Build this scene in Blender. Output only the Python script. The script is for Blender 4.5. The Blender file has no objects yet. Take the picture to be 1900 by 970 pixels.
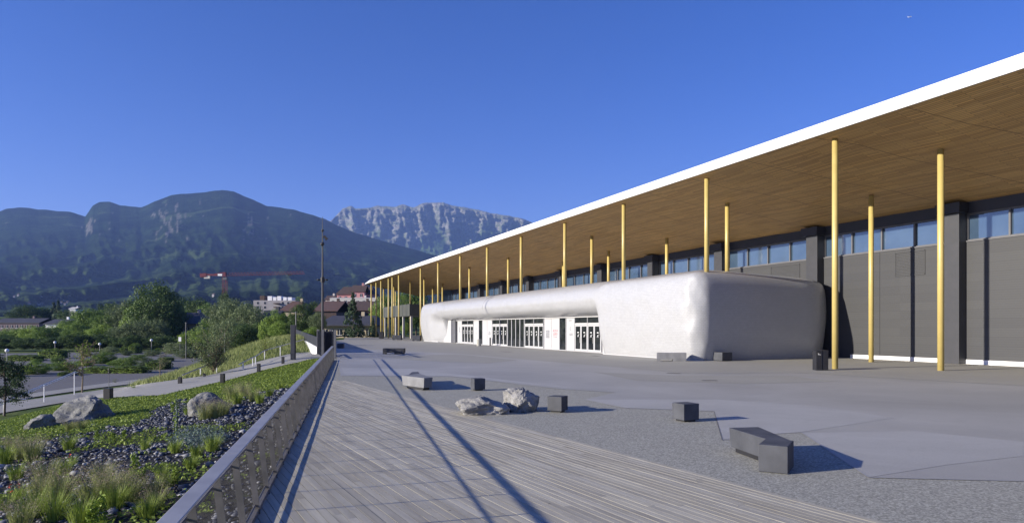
import bpy, math, random
import numpy as np
from mathutils import Vector, Matrix, noise

random.seed(7); np.random.seed(7)
SC = bpy.context.scene
COL = SC.collection
R = math.radians
# ---------------------------------------------------------------- camera, world, sun, exposure
EYE = 2.5; F = 1267.0; CX = 950.0; HY = 607.0
cam_d = bpy.data.cameras.new('camera'); cam = bpy.data.objects.new('camera', cam_d); COL.objects.link(cam)
cam.location = (0, 0, EYE); cam.rotation_euler = (R(90), 0, 0)
cam_d.sensor_width = 36; cam_d.lens = 36 * F / 1900.0
cam_d.shift_y = (HY - 485) / 1900.0
cam_d.clip_start = 0.1; cam_d.clip_end = 30000
SC.camera = cam
SUN_AZ = 20.0; SUN_EL = 15.8
W = bpy.data.worlds.new('World'); SC.world = W; W.use_nodes = True
wn = W.node_tree.nodes; wl = W.node_tree.links
bg = wn['Background']
sky = wn.new('ShaderNodeTexSky'); sky.sky_type = 'NISHITA'; sky.sun_disc = False
sky.sun_elevation = R(SUN_EL); sky.sun_rotation = R(-110.0 + 0); sky.altitude = 600
sky.air_density = 1.0; sky.dust_density = 0.15; sky.ozone_density = 3.0
tint = wn.new('ShaderNodeMix'); tint.data_type = 'RGBA'; tint.blend_type = 'MULTIPLY'; tint.inputs[0].default_value = 1
hs_ = wn.new('ShaderNodeHueSaturation'); hs_.inputs['Saturation'].default_value = 1.3; hs_.inputs['Hue'].default_value = 0.512
wl.new(sky.outputs[0], hs_.inputs['Color']); wl.new(hs_.outputs[0], tint.inputs[6]); tint.inputs[7].default_value = (0.91, 0.735, 1.06, 1)
wl.new(tint.outputs[2], bg.inputs[0]); bg.inputs[1].default_value = 0.074
sd = bpy.data.lights.new('sun', 'SUN'); so = bpy.data.objects.new('sun', sd); COL.objects.link(so)
sd.energy = 4.8; sd.angle = R(0.5); sd.color = (1.0, 0.92, 0.79)
v = Vector((math.cos(R(SUN_EL)) * math.cos(R(SUN_AZ)), math.cos(R(SUN_EL)) * math.sin(R(SUN_AZ)), -math.sin(R(SUN_EL))))
so.rotation_euler = v.to_track_quat('-Z', 'Y').to_euler(); so.location = (-60, -20, 60)
SC.view_settings.view_transform = 'Standard'; SC.view_settings.look = 'None'
SC.view_settings.gamma = 1; SC.view_settings.exposure = 1.15; SC.view_settings.use_curve_mapping = False
SC.render.engine = 'CYCLES'
SC.cycles.use_denoising = True
SC.cycles.max_bounces = 6; SC.cycles.diffuse_bounces = 3; SC.cycles.volume_bounces = 0
SC.cycles.transparent_max_bounces = 12

# ---------------------------------------------------------------- frames
ND = (0.926, 0.378); SDV = (-0.378, 0.926)      # into the hall / along the facade
def B(s, n, z=0.0): return (ND[0]*n + SDV[0]*s, ND[1]*n + SDV[1]*s, z)
def railx(y): return -1.24 - 0.237 * y
def RL(t, o=0.0, z=0.0):                          # t metres along the railing, o outwards (left)
    return (-1.24 - 0.2306*t - 0.973*o, 0.973*t - 0.2306*o, z)
def s_at(px, n):
    Y = 1368.0 * n / (px - 432.0); return (Y - 0.378 * n) / 0.926
def sstep(a, b, x):
    t = min(1, max(0, (x - a) / (b - a))); return t*t*(3-2*t)
def lerp(a, b, t): return a + (b-a)*t
def T(x, y):
    L = -(x + 1.24 + 0.237*y) * 0.973
    if L < 0: z = -0.32
    elif L < 14: z = -0.3 - 0.1*L
    else: z = lerp(-1.7, -4.5, sstep(12, 25, L)) if L < 25 else -4.5
    if L >= 12 and L < 14: z = lerp(-0.3-0.1*L, lerp(-1.7, -4.5, sstep(12, 25, L)), (L-12)/2)
    if y > 55 and L > 0:
        m = sstep(64, 88, y) * (1 - sstep(125, 170, y))
        z += 2.1 * m * math.exp(-((L-7.5)/7.0)**2) * sstep(1.5, 5, L)
    if L > 0 and y > 44:
        z = lerp(z, -.04, sstep(44, 56, y)*(1-sstep(.8, 8, L))*(1-sstep(66, 72, y)))
    if y > 150:
        z = lerp(z, -4.5 if L > 25 else lerp(-0.3, -4.5, sstep(5, 25, L)), sstep(150, 200, y))
    if y > 230: z += 22 * sstep(230, 1000, y)
    return z
def G(px, py, z=0.0):
    Y = F * (EYE - z) / (py - HY); return Vector(((px - CX) * Y / F, Y, z))
def ray(px, py):
    Y = 4.0
    while Y < 900:
        z = EYE - (py - HY) * Y / F; x = (px - CX) * Y / F
        if z <= T(x, Y): return Vector((x, Y, T(x, Y)))
        Y += max(0.05, Y*0.002)
    return Vector(((px - CX) * 900 / F, 900, T(0, 900)))
def proj(x, y, z): return (CX + F*x/y, HY - F*(z-EYE)/y)
def inpoly(x, y, P):
    c = False; j = len(P)-1
    for i in range(len(P)):
        if (P[i][1] > y) != (P[j][1] > y) and x < (P[j][0]-P[i][0])*(y-P[i][1])/(P[j][1]-P[i][1])+P[i][0]: c = not c
        j = i
    return c

# ---------------------------------------------------------------- object helpers
def tag(o, label=None, cat=None, group=None, kind=None):
    if label: o['label'] = label
    if cat: o['category'] = cat
    if group: o['group'] = group
    if kind: o['kind'] = kind
    return o
def empty(name, loc, label, cat, group=None, rz=0):
    o = bpy.data.objects.new(name, None); COL.objects.link(o); o.location = loc; o.rotation_euler = (0, 0, rz)
    o.empty_display_size = 0.3
    return tag(o, label, cat, group)
def mesh_obj(name, verts, faces, mat, parent=None, smooth=False, world=True, loc=None, attr=None, uvs=None, mats=None, midx=None):
    verts = np.asarray(verts, dtype=np.float32).reshape(-1, 3).copy()
    if parent is not None and world and parent.parent is None: verts -= np.array(parent.location, dtype=np.float32)
    if parent is not None and world and parent.parent is not None:
        verts -= np.array(parent.parent.location, dtype=np.float32)+np.array(parent.location, dtype=np.float32)
    if loc is not None: verts -= np.array(loc, dtype=np.float32)
    me = bpy.data.meshes.new(name)
    if isinstance(faces, np.ndarray):
        k = faces.shape[1]; nf = faces.shape[0]
        me.vertices.add(len(verts)); me.vertices.foreach_set('co', verts.ravel())
        me.loops.add(nf*k); me.loops.foreach_set('vertex_index', faces.astype(np.int32).ravel())
        me.polygons.add(nf); me.polygons.foreach_set('loop_start', np.arange(0, nf*k, k, dtype=np.int32))
        me.update(calc_edges=True)
    else:
        me.from_pydata([tuple(map(float, q)) for q in verts], [], faces)
    me.validate()
    if mats:
        for m in mats: me.materials.append(m)
        if midx is not None: me.polygons.foreach_set('material_index', np.asarray(midx, dtype=np.int32))
    else: me.materials.append(mat)
    if smooth: me.polygons.foreach_set('use_smooth', [True]*len(me.polygons))
    if attr is not None:
        dom = 'FACE' if len(attr) == len(me.polygons) and len(attr) != len(verts) else 'POINT'
        a = me.attributes.new('rnd', 'FLOAT', dom); a.data.foreach_set('value', np.asarray(attr, dtype=np.float32))
    if uvs is not None:
        ul = me.uv_layers.new(name='UVMap')
        li = np.empty(len(me.loops), dtype=np.int32); me.loops.foreach_get('vertex_index', li)
        ul.data.foreach_set('uv', np.asarray(uvs, dtype=np.float32)[li].ravel())
    me.update()
    o = bpy.data.objects.new(name, me); COL.objects.link(o)
    if loc is not None: o.location = loc
    if parent is not None: o.parent = parent
    return o
class MB:
    def __init__(s): s.v = []; s.f = []; s.r = []
    def add(s, vs, fs, r=None):
        k = len(s.v); s.v += [tuple(q) for q in vs]; s.f += [tuple(i+k for i in f) for f in fs]
        s.r += [random.random() if r is None else r] * len(fs); return s
    def hexa(s, c8, r=None):   # 4 bottom ccw, 4 top
        return s.add(c8, [(3,2,1,0),(4,5,6,7),(0,1,5,4),(1,2,6,5),(2,3,7,6),(3,0,4,7)], r)
    def box(s, x0, x1, y0, y1, z0, z1, fr=None, r=None):
        c = [(x0,y0,z0),(x1,y0,z0),(x1,y1,z0),(x0,y1,z0),(x0,y0,z1),(x1,y0,z1),(x1,y1,z1),(x0,y1,z1)]
        if fr: c = [fr(*q) for q in c]
        return s.hexa(c, r)
    def bar(s, a, b, w, h, up=(0,0,1), r=None):
        a = Vector(a); b = Vector(b); d = (b-a).normalized(); u = Vector(up)
        if abs(d.dot(u)) > .99: u = Vector((1,0,0))
        x = d.cross(u).normalized()*w/2; y = x.cross(d).normalized()*h/2
        c = [a-x-y, a+x-y, a+x+y, a-x+y, b-x-y, b+x-y, b+x+y, b-x+y]
        return s.hexa(c, r)
    def tube(s, pts, rad, seg=8, caps=True, r=None):
        pts = [Vector(p) for p in pts]; rings = []
        for i, p in enumerate(pts):
            d = (pts[min(i+1, len(pts)-1)] - pts[max(i-1, 0)]).normalized()
            u = Vector((0,0,1)) if abs(d.z) < .95 else Vector((1,0,0))
            x = d.cross(u).normalized(); y = x.cross(d).normalized()
            rr = rad[i] if hasattr(rad, '__len__') else rad
            rings.append([p + x*rr*math.cos(2*math.pi*k/seg) + y*rr*math.sin(2*math.pi*k/seg) for k in range(seg)])
        vs = [q for rg in rings for q in rg]; fs = []
        for i in range(len(rings)-1):
            for k in range(seg):
                a = i*seg+k; b = i*seg+(k+1) % seg; fs.append((a, b, b+seg, a+seg))
        if caps: fs.append(tuple(range(seg))[::-1]); fs.append(tuple((len(rings)-1)*seg+k for k in range(seg)))
        return s.add(vs, fs, r)
    def sphere(s, c, rad, nu=12, nv=8, sc=(1,1,1)):
        vs = []; fs = []
        for j in range(nv+1):
            th = math.pi*j/nv
            for i in range(nu):
                ph = 2*math.pi*i/nu
                vs.append((c[0]+rad*sc[0]*math.sin(th)*math.cos(ph), c[1]+rad*sc[1]*math.sin(th)*math.sin(ph), c[2]+rad*sc[2]*math.cos(th)))
        for j in range(nv):
            for i in range(nu): fs.append((j*nu+i, (j+1)*nu+i, (j+1)*nu+(i+1) % nu, j*nu+(i+1) % nu))
        return s.add(vs, fs)
    def build(s, name, mat, parent=None, smooth=False, world=True, loc=None, bevel=0):
        o = mesh_obj(name, s.v, s.f, mat, parent, smooth, world, loc, attr=s.r if len(s.r) != len(s.v) else None)
        if bevel:
            m = o.modifiers.new('bevel', 'BEVEL'); m.width = bevel; m.segments = 2; m.limit_method = 'ANGLE'; m.angle_limit = R(40)
        return o

# ---------------------------------------------------------------- materials
def nodes(name):
    m = bpy.data.materials.new(name); m.use_nodes = True
    nt = m.node_tree; return m, nt.nodes, nt.links, nt.nodes['Principled BSDF']
def c4(c): return (c[0], c[1], c[2], 1)
def nz(N, L, scale, detail=5, rough=.55, vec=None, stretch=None, dist=0):
    t = N.new('ShaderNodeTexNoise'); t.inputs['Scale'].default_value = scale; t.inputs['Detail'].default_value = detail
    t.inputs['Roughness'].default_value = rough; t.inputs['Distortion'].default_value = dist
    if vec is None: g = N.new('ShaderNodeNewGeometry'); vec = g.outputs['Position']
    if stretch:
        mp = N.new('ShaderNodeMapping'); mp.vector_type = 'TEXTURE'
        mp.inputs['Rotation'].default_value = (0, 0, stretch[0]); mp.inputs['Scale'].default_value = stretch[1]
        L.new(vec, mp.inputs[0]); vec = mp.outputs[0]
    L.new(vec, t.inputs['Vector']); return t.outputs[0]
def ramp(N, L, inp, stops, interp='LINEAR'):
    r = N.new('ShaderNodeValToRGB'); r.color_ramp.interpolation = interp
    while len(r.color_ramp.elements) < len(stops): r.color_ramp.elements.new(0.5)
    for e, (p, c) in zip(r.color_ramp.elements, stops): e.position = p; e.color = c4(c) if hasattr(c, '__len__') else (c, c, c, 1)
    L.new(inp, r.inputs[0]); return r.outputs[0]
def mixc(N, L, fac, a, b, mode='MIX'):
    m = N.new('ShaderNodeMix'); m.data_type = 'RGBA'; m.blend_type = mode
    for sock, val in ((m.inputs[0], fac), (m.inputs[6], a), (m.inputs[7], b)):
        if isinstance(val, (int, float)): sock.default_value = val
        elif isinstance(val, tuple): sock.default_value = c4(val)
        else: L.new(val, sock)
    return m.outputs[2]
def math_n(N, L, op, a, b=None, c=None):
    m = N.new('ShaderNodeMath'); m.operation = op
    for i, val in enumerate((a, b, c)):
        if val is None: continue
        if isinstance(val, (int, float)): m.inputs[i].default_value = val
        else: L.new(val, m.inputs[i])
    return m.outputs[0]
def bumpn(N, L, P, h, strength=.3, dist=.02):
    b = N.new('ShaderNodeBump'); b.inputs['Strength'].default_value = strength; b.inputs['Distance'].default_value = dist
    L.new(h, b.inputs['Height']); L.new(b.outputs[0], P.inputs['Normal'])
def dotv(N, L, vec, d):
    m = N.new('ShaderNodeVectorMath'); m.operation = 'DOT_PRODUCT'; L.new(vec, m.inputs[0]); m.inputs[1].default_value = d
    return m.outputs['Value']
def attrn(N, name='rnd'):
    a = N.new('ShaderNodeAttribute'); a.attribute_name = name; return a.outputs['Fac']
def M(name, c, c2=None, rough=.6, metal=0., scale=2., bump=0., bscale=20., bdist=.01, detail=5, spec=.5, lo=.35, hi=.65):
    m, N, L, P = nodes(name)
    if c2 is None: c2 = tuple(x*.86 for x in c)
    col = ramp(N, L, nz(N, L, scale, detail), [(lo, c), (hi, c2)])
    L.new(col, P.inputs['Base Color']); P.inputs['Roughness'].default_value = rough; P.inputs['Metallic'].default_value = metal
    P.inputs['Specular IOR Level'].default_value = spec
    if bump: bumpn(N, L, P, nz(N, L, bscale, 6), bump, bdist)
    return m
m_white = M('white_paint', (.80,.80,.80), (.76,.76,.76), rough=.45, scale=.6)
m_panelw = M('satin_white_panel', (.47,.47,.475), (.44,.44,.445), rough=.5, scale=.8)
m_fascia = M('roof_edge_membrane', (.84,.84,.84), (.80,.80,.80), rough=.5, scale=.15)
m_gold = M('gold_paint', (.54,.425,.15), (.50,.39,.135), rough=.38, scale=1.5)
m_dark = M('dark_steel', (.022,.024,.035), (.03,.032,.042), rough=.5, scale=1)
m_black = M('black_paint', (.014,.014,.017), (.02,.02,.023), rough=.55)
m_mull = M('grey_metal', (.13,.13,.14), (.11,.11,.12), rough=.45)
m_pil = M('pilaster_metal', (.045,.046,.054), (.038,.040,.047), rough=.5)
m_steel = M('brushed_galvanised_steel', (.42,.405,.38), (.34,.328,.31), rough=.42, metal=.1, scale=2.5, bump=.1, bscale=60, bdist=.002)
m_railsteel = M('weathered_zinc', (.20,.19,.19), (.13,.125,.12), rough=.55, metal=.3, scale=4)
m_wire = M('stainless_wire', (.16,.155,.15), (.11,.105,.10), rough=.5, metal=.4)
m_gapshade = M('deck_gap_shade', (.035,.03,.024), (.05,.045,.035), rough=.95)
m_red = M('red_crane_paint', (.13,.014,.03), (.11,.014,.03), rough=.5)
m_bark = M('bark', (.09,.07,.055), (.05,.04,.03), rough=.9, scale=6, bump=.5)
m_barkp = M('pale_twig_bark', (.24,.19,.13), (.16,.12,.08), rough=.9, scale=6)
m_tan = M('pale_yellow_render', (.52,.44,.30), (.48,.40,.27), rough=.8)
m_pink = M('pink_render', (.52,.26,.25), (.48,.24,.23), rough=.85)
m_mauve = M('mauve_render', (.20,.15,.16), (.17,.13,.14), rough=.9)
m_cream = M('cream_render', (.58,.55,.50), (.52,.5,.46), rough=.85)
m_greyc = M('concrete_and_shaded_white', (.34,.32,.33), (.28,.27,.28), rough=.9, scale=.5)
m_roofbr = M('brown_roof_tiles', (.09,.058,.048), (.07,.047,.04), rough=.85, scale=1)
m_roofre = M('red_brown_roof_tiles', (.125,.068,.052), (.10,.058,.046), rough=.85, scale=.7)
m_slate = M('dark_slate_roof', (.045,.045,.055), (.06,.06,.068), rough=.7, scale=.8)
m_blueb = M('blue_grey_cladding', (.13,.16,.22), (.12,.15,.20), rough=.5)
m_olive = M('olive_grey_panel', (.085,.09,.08), (.075,.08,.072), rough=.5, scale=.4)
m_stonebin = M('pale_concrete_bin', (.42,.41,.36), (.36,.35,.31), rough=.8, scale=6)
m_win = M('far_window_glass', (.03,.035,.045), rough=.2)
m_text_g = M('grey_lettering', (.18,.19,.22)); m_text_r = M('red_lettering', (.45,.12,.14)); m_text_w = M('white_lettering', (.8,.8,.8)); m_text_k = M('dark_lettering', (.05,.05,.06))
m_blue = M('blue_sign_paint', (.03,.09,.38)); m_orange = M('poppy_petals', (.75,.06,.02), (.65,.05,.02)); m_skin = M('skin', (.45,.28,.2)); m_tanc = M('tan_cloth', (.40,.30,.17))
m_block = M('cast_stone_block', (.075,.079,.092), (.042,.045,.054), rough=.72, scale=2.2, bump=.25, bscale=30, bdist=.006, lo=.3, hi=.7)

def mk_glass():
    m, N, L, P = nodes('facade_glass')
    col = ramp(N, L, nz(N, L, .35, 3), [(.3, (.04,.07,.12)), (.7, (.07,.11,.17))])
    L.new(col, P.inputs['Base Color']); P.inputs['Roughness'].default_value = .06; P.inputs['Metallic'].default_value = .0
    P.inputs['IOR'].default_value = 1.9; P.inputs['Specular IOR Level'].default_value = .9
    return m
m_glass = mk_glass()
def mk_dglass():
    m, N, L, P = nodes('dark_entrance_glass')
    col = ramp(N, L, nz(N, L, 1.2, 3), [(.35, (.008,.010,.012)), (.75, (.035,.04,.04))])
    L.new(col, P.inputs['Base Color']); P.inputs['Roughness'].default_value = .08; P.inputs['IOR'].default_value = 1.45
    return m
m_dglass = mk_dglass()
def mk_cladding():
    m, N, L, P = nodes('ribbed_grey_cladding')
    g = N.new('ShaderNodeNewGeometry'); sp = N.new('ShaderNodeSeparateXYZ'); L.new(g.outputs['Position'], sp.inputs[0])
    s = dotv(N, L, g.outputs['Position'], (SDV[0], SDV[1], 0))
    z = sp.outputs['Z']
    band = math_n(N, L, 'FLOOR', math_n(N, L, 'MULTIPLY', z, 1/.62))
    wn_ = N.new('ShaderNodeTexWhiteNoise'); wn_.noise_dimensions = '2D'
    cb = N.new('ShaderNodeCombineXYZ'); L.new(band, cb.inputs[0]); L.new(math_n(N, L, 'FLOOR', math_n(N, L, 'DIVIDE', s, 6.1)), cb.inputs[1]); L.new(cb.outputs[0], wn_.inputs['Vector'])
    base = mixc(N, L, wn_.outputs['Value'], (.046,.047,.051), (.054,.055,.058))
    base = mixc(N, L, math_n(N, L, 'MULTIPLY', nz(N, L, .5, 6), .35), base, (.038,.040,.044))
    seam = math_n(N, L, 'LESS_THAN', math_n(N, L, 'FRACT', math_n(N, L, 'MULTIPLY', z, 1/.62)), .03)
    base = mixc(N, L, math_n(N, L, 'MULTIPLY', seam, .45), base, (.02,.02,.024))
    L.new(base, P.inputs['Base Color']); P.inputs['Roughness'].default_value = .55
    w = math_n(N, L, 'SINE', math_n(N, L, 'MULTIPLY', z, 2*math.pi/.155))
    bumpn(N, L, P, w, .05, .02)
    return m
m_clad = mk_cladding()
def mk_soffit():
    m, N, L, P = nodes('timber_soffit')
    g = N.new('ShaderNodeNewGeometry')
    s = dotv(N, L, g.outputs['Position'], (SDV[0], SDV[1], 0)); n = dotv(N, L, g.outputs['Position'], (ND[0], ND[1], 0))
    cb = N.new('ShaderNodeCombineXYZ'); L.new(s, cb.inputs[0]); L.new(n, cb.inputs[1])
    b = N.new('ShaderNodeTexBrick'); L.new(cb.outputs[0], b.inputs['Vector']); b.inputs['Scale'].default_value = 1
    b.inputs['Brick Width'].default_value = 2.6; b.inputs['Row Height'].default_value = .16; b.inputs['Mortar Size'].default_value = .014
    b.inputs['Color1'].default_value = (.74,.46,.17,1); b.inputs['Color2'].default_value = (.44,.26,.09,1); b.inputs['Mortar'].default_value = (.10,.06,.025,1)
    b.offset = .37; b.inputs['Bias'].default_value = -.1
    n1 = nz(N, L, 1.0, 5, vec=cb.outputs[0], stretch=(0, (9, .8, 1)))
    col = mixc(N, L, math_n(N, L, 'MULTIPLY', ramp(N, L, n1, [(.4, 0.), (.62, 1.)]), .3), b.outputs[0], (.56,.38,.17))
    n2 = nz(N, L, .12, 3, vec=cb.outputs[0])
    col = mixc(N, L, ramp(N, L, n2, [(.35, 0.), (.7, .35)]), col, (.36,.22,.09))
    # cross seams between prefabricated soffit panels
    fr = math_n(N, L, 'FRACT', math_n(N, L, 'DIVIDE', math_n(N, L, 'ADD', s, math_n(N, L, 'MULTIPLY', n, .35)), 6.1))
    col = mixc(N, L, math_n(N, L, 'MULTIPLY', math_n(N, L, 'LESS_THAN', fr, .012), .6), col, (.05,.03,.015))
    L.new(col, P.inputs['Base Color']); P.inputs['Roughness'].default_value = .6
    return m
m_soffit = mk_soffit()
def mk_tile():
    m, N, L, P = nodes('glazed_white_scales')
    u = N.new('ShaderNodeUVMap')
    b = N.new('ShaderNodeTexBrick'); L.new(u.outputs[0], b.inputs['Vector']); b.inputs['Scale'].default_value = 1
    b.inputs['Brick Width'].default_value = .24; b.inputs['Row Height'].default_value = .13; b.inputs['Mortar Size'].default_value = .010; b.inputs['Mortar Smooth'].default_value = .4
    b.inputs['Color1'].default_value = (.44,.445,.455,1); b.inputs['Color2'].default_value = (.40,.405,.415,1); b.inputs['Mortar'].default_value = (.32,.325,.34,1)
    n = nz(N, L, .25, 6)
    col = mixc(N, L, ramp(N, L, n, [(.45, 0.), (.75, .3)]), b.outputs[0], (.42,.42,.41))
    L.new(col, P.inputs['Base Color']); P.inputs['Roughness'].default_value = .3; P.inputs['Specular IOR Level'].default_value = .5
    sx = N.new('ShaderNodeSeparateXYZ'); L.new(u.outputs[0], sx.inputs[0])
    saw = math_n(N, L, 'FRACT', math_n(N, L, 'DIVIDE', sx.outputs['Y'], .13))
    wv = math_n(N, L, 'ADD', math_n(N, L, 'MULTIPLY', saw, -.5), math_n(N, L, 'MULTIPLY', b.outputs['Fac'], -1.0))
    wv = math_n(N, L, 'ADD', wv, math_n(N, L, 'MULTIPLY', nz(N, L, 1.6, 4), 1.2))
    bumpn(N, L, P, wv, .28, .018)
    return m
m_tile = mk_tile()
def mk_ground(name, c1, c2, c3, big, fine, speck=0., rough=.75, specks=90):
    m, N, L, P = nodes(name)
    a = ramp(N, L, nz(N, L, big, 6, .6, dist=.6), [(.3, c1), (.52, c2), (.72, c3)])
    st = nz(N, L, big*3, 5, .6, stretch=(R(-22), (3.5, 1, 1)))
    a = mixc(N, L, math_n(N, L, 'MULTIPLY', ramp(N, L, st, [(.5, 0.), (.7, 1.)]), .35), a, tuple(x*1.22 for x in c2))
    if speck:
        vo = N.new('ShaderNodeTexVoronoi'); vo.inputs['Scale'].default_value = specks
        g = N.new('ShaderNodeNewGeometry'); L.new(g.outputs['Position'], vo.inputs['Vector'])
        sp = N.new('ShaderNodeSeparateColor'); L.new(vo.outputs['Color'], sp.inputs[0])
        a = mixc(N, L, speck, a, ramp(N, L, sp.outputs[0], [(0., tuple(x*.25 for x in c2)), (.5, c2), (1., tuple(x*2.1 for x in c2))]))
    sn_ = ramp(N, L, nz(N, L, .9, 7, .72, dist=1.), [(.56, 0.), (.72, 1.)])
    a = mixc(N, L, math_n(N, L, 'MULTIPLY', sn_, .30), a, tuple(x*.62 for x in c2))
    f = nz(N, L, fine, 3, .7)
    a = mixc(N, L, .25, a, ramp(N, L, f, [(.3, tuple(x*.6 for x in c2)), (.7, tuple(x*1.4 for x in c2))]))
    L.new(a, P.inputs['Base Color']); P.inputs['Roughness'].default_value = rough
    bumpn(N, L, P, f, .25, .004)
    return m
m_conc = mk_ground('trowelled_concrete', (.275,.27,.25), (.335,.328,.305), (.41,.402,.375), .16, 30, 0, .62)
m_conc2 = mk_ground('pale_concrete', (.33,.325,.305), (.375,.37,.348), (.42,.415,.392), .3, 30, 0, .65)
m_aggr = mk_ground('exposed_aggregate', (0.258,0.252,0.214), (0.288,0.282,0.239), (0.319,0.312,0.265), .2, 14, .6, .85, 38)
m_apron = mk_ground('asphalt_apron', (0.268,0.260,0.230), (0.299,0.290,0.256), (0.335,0.325,0.284), .15, 25, .2, .8, 60)
m_asph = mk_ground('parking_asphalt', (0.103,0.100,0.101), (0.124,0.120,0.119), (0.149,0.145,0.141), .06, 10, 0, .85)
m_path = mk_ground('path_concrete', (0.258,0.250,0.221), (0.299,0.290,0.257), (0.340,0.330,0.293), .3, 20, 0, .8)
def mk_wood():
    m, N, L, P = nodes('weathered_deck_board')
    r = attrn(N)
    g = N.new('ShaderNodeNewGeometry')
    off = N.new('ShaderNodeCombineXYZ'); L.new(math_n(N, L, 'MULTIPLY', r, 37.), off.inputs[2])
    ad = N.new('ShaderNodeVectorMath'); ad.operation = 'ADD'; L.new(g.outputs['Position'], ad.inputs[0]); L.new(off.outputs[0], ad.inputs[1])
    ang = math.atan2(-.8797, .4755)
    st = nz(N, L, 5, 6, .65, vec=ad.outputs[0], stretch=(ang, (14, .8, 1)))
    st2 = nz(N, L, 1.3, 4, .6, vec=ad.outputs[0], stretch=(ang, (2.5, .6, 1)))
    a = mixc(N, L, r, (0.371,0.340,0.257), (0.484,0.450,0.351))
    a = mixc(N, L, ramp(N, L, st, [(.4, 0.), (.6, .55)]), a, (.22,.205,.175))
    a = mixc(N, L, ramp(N, L, st2, [(.45, 0.), (.75, .6)]), a, (0.515,0.495,0.419))
    vo = N.new('ShaderNodeTexVoronoi'); vo.inputs['Scale'].default_value = 1.6; L.new(g.outputs['Position'], vo.inputs['Vector'])
    a = mixc(N, L, ramp(N, L, vo.outputs['Distance'], [(.02, .8), (.045, 0.)]), a, (.06,.045,.03))
    # machined grooves along the board
    c = dotv(N, L, g.outputs['Position'], (.8797, .4755, 0))
    w = math_n(N, L, 'SINE', math_n(N, L, 'MULTIPLY', c, 2*math.pi/.0181))
    L.new(a, P.inputs['Base Color']); P.inputs['Roughness'].default_value = .7
    bumpn(N, L, P, math_n(N, L, 'ADD', math_n(N, L, 'MULTIPLY', w, .3), st), .35, .003)
    return m
m_wood = mk_wood()
def mk_rock(name, c1, c2, c3):
    m, N, L, P = nodes(name)
    a = ramp(N, L, nz(N, L, 1.6, 8, .65), [(.3, c1), (.5, c2), (.7, c3)])
    L.new(a, P.inputs['Base Color']); P.inputs['Roughness'].default_value = .9
    bumpn(N, L, P, nz(N, L, 5, 10, .7), .8, .08)
    return m
m_rock = mk_rock('limestone_boulder', (.12,.12,.12), (.25,.245,.235), (.40,.39,.37))
m_rock2 = mk_rock('lichened_shaded_boulder', (.09,.092,.09), (.17,.172,.165), (.28,.275,.255))
def mk_stones():
    m, N, L, P = nodes('slate_chippings')
    r = attrn(N)
    a = ramp(N, L, r, [(0, (.022,.025,.036)), (.5, (.06,.066,.088)), (.85, (.14,.147,.17)), (1, (.38,.38,.39))])
    L.new(a, P.inputs['Base Color']); P.inputs['Roughness'].default_value = .6
    return m
m_stones = mk_stones()
def mk_leaf(name, c1, c2, scale=.6, trans=.25):
    m, N, L, P = nodes(name)
    r = attrn(N)
    f = math_n(N, L, 'ADD', math_n(N, L, 'MULTIPLY', nz(N, L, scale, 4), .9), math_n(N, L, 'MULTIPLY', math_n(N, L, 'SUBTRACT', r, .5), .7))
    a = ramp(N, L, f, [(.25, c1), (.7, c2)])
    oi = N.new('ShaderNodeObjectInfo')
    a = mixc(N, L, .3, a, mixc(N, L, oi.outputs['Random'], c1, tuple(min(1, x*1.25) for x in c2)))
    L.new(a, P.inputs['Base Color']); P.inputs['Roughness'].default_value = .6; P.inputs['Specular IOR Level'].default_value = .3
    t = N.new('ShaderNodeBsdfTranslucent'); L.new(a, t.inputs[0])
    mx = N.new('ShaderNodeMixShader'); mx.inputs[0].default_value = trans
    L.new(P.outputs[0], mx.inputs[1]); L.new(t.outputs[0], mx.inputs[2]); L.new(mx.outputs[0], N['Material Output'].inputs[0])
    return m
m_leafd = mk_leaf('dark_foliage', (.032,.065,.016), (.10,.16,.036))
m_leafm = mk_leaf('green_foliage', (.07,.13,.022), (.19,.28,.05))
m_leafl = mk_leaf('light_foliage', (.12,.20,.03), (.28,.38,.07))
m_leafs = mk_leaf('silvery_foliage', (.075,.11,.045), (.19,.24,.105))
m_leafc = mk_leaf('conifer_needles', (.022,.045,.022), (.06,.10,.045))
m_hedge = mk_leaf('hedge_leaves', (.09,.15,.025), (.23,.32,.06), 1.0)
m_ivy = mk_leaf('ground_cover_leaves', (.11,.17,.022), (.30,.38,.07), 1.2)
m_grass = mk_leaf('grass_blades', (.17,.21,.06), (.34,.37,.14), .5)
m_straw = mk_leaf('feathery_grass_heads', (.30,.24,.17), (.42,.34,.25), 1.2)
m_blueg = mk_leaf('blue_grey_leaves', (.10,.15,.13), (.19,.25,.22), 1.2)
m_lime = mk_leaf('lime_leaves', (.12,.19,.02), (.22,.30,.04), 1.2)

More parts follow.
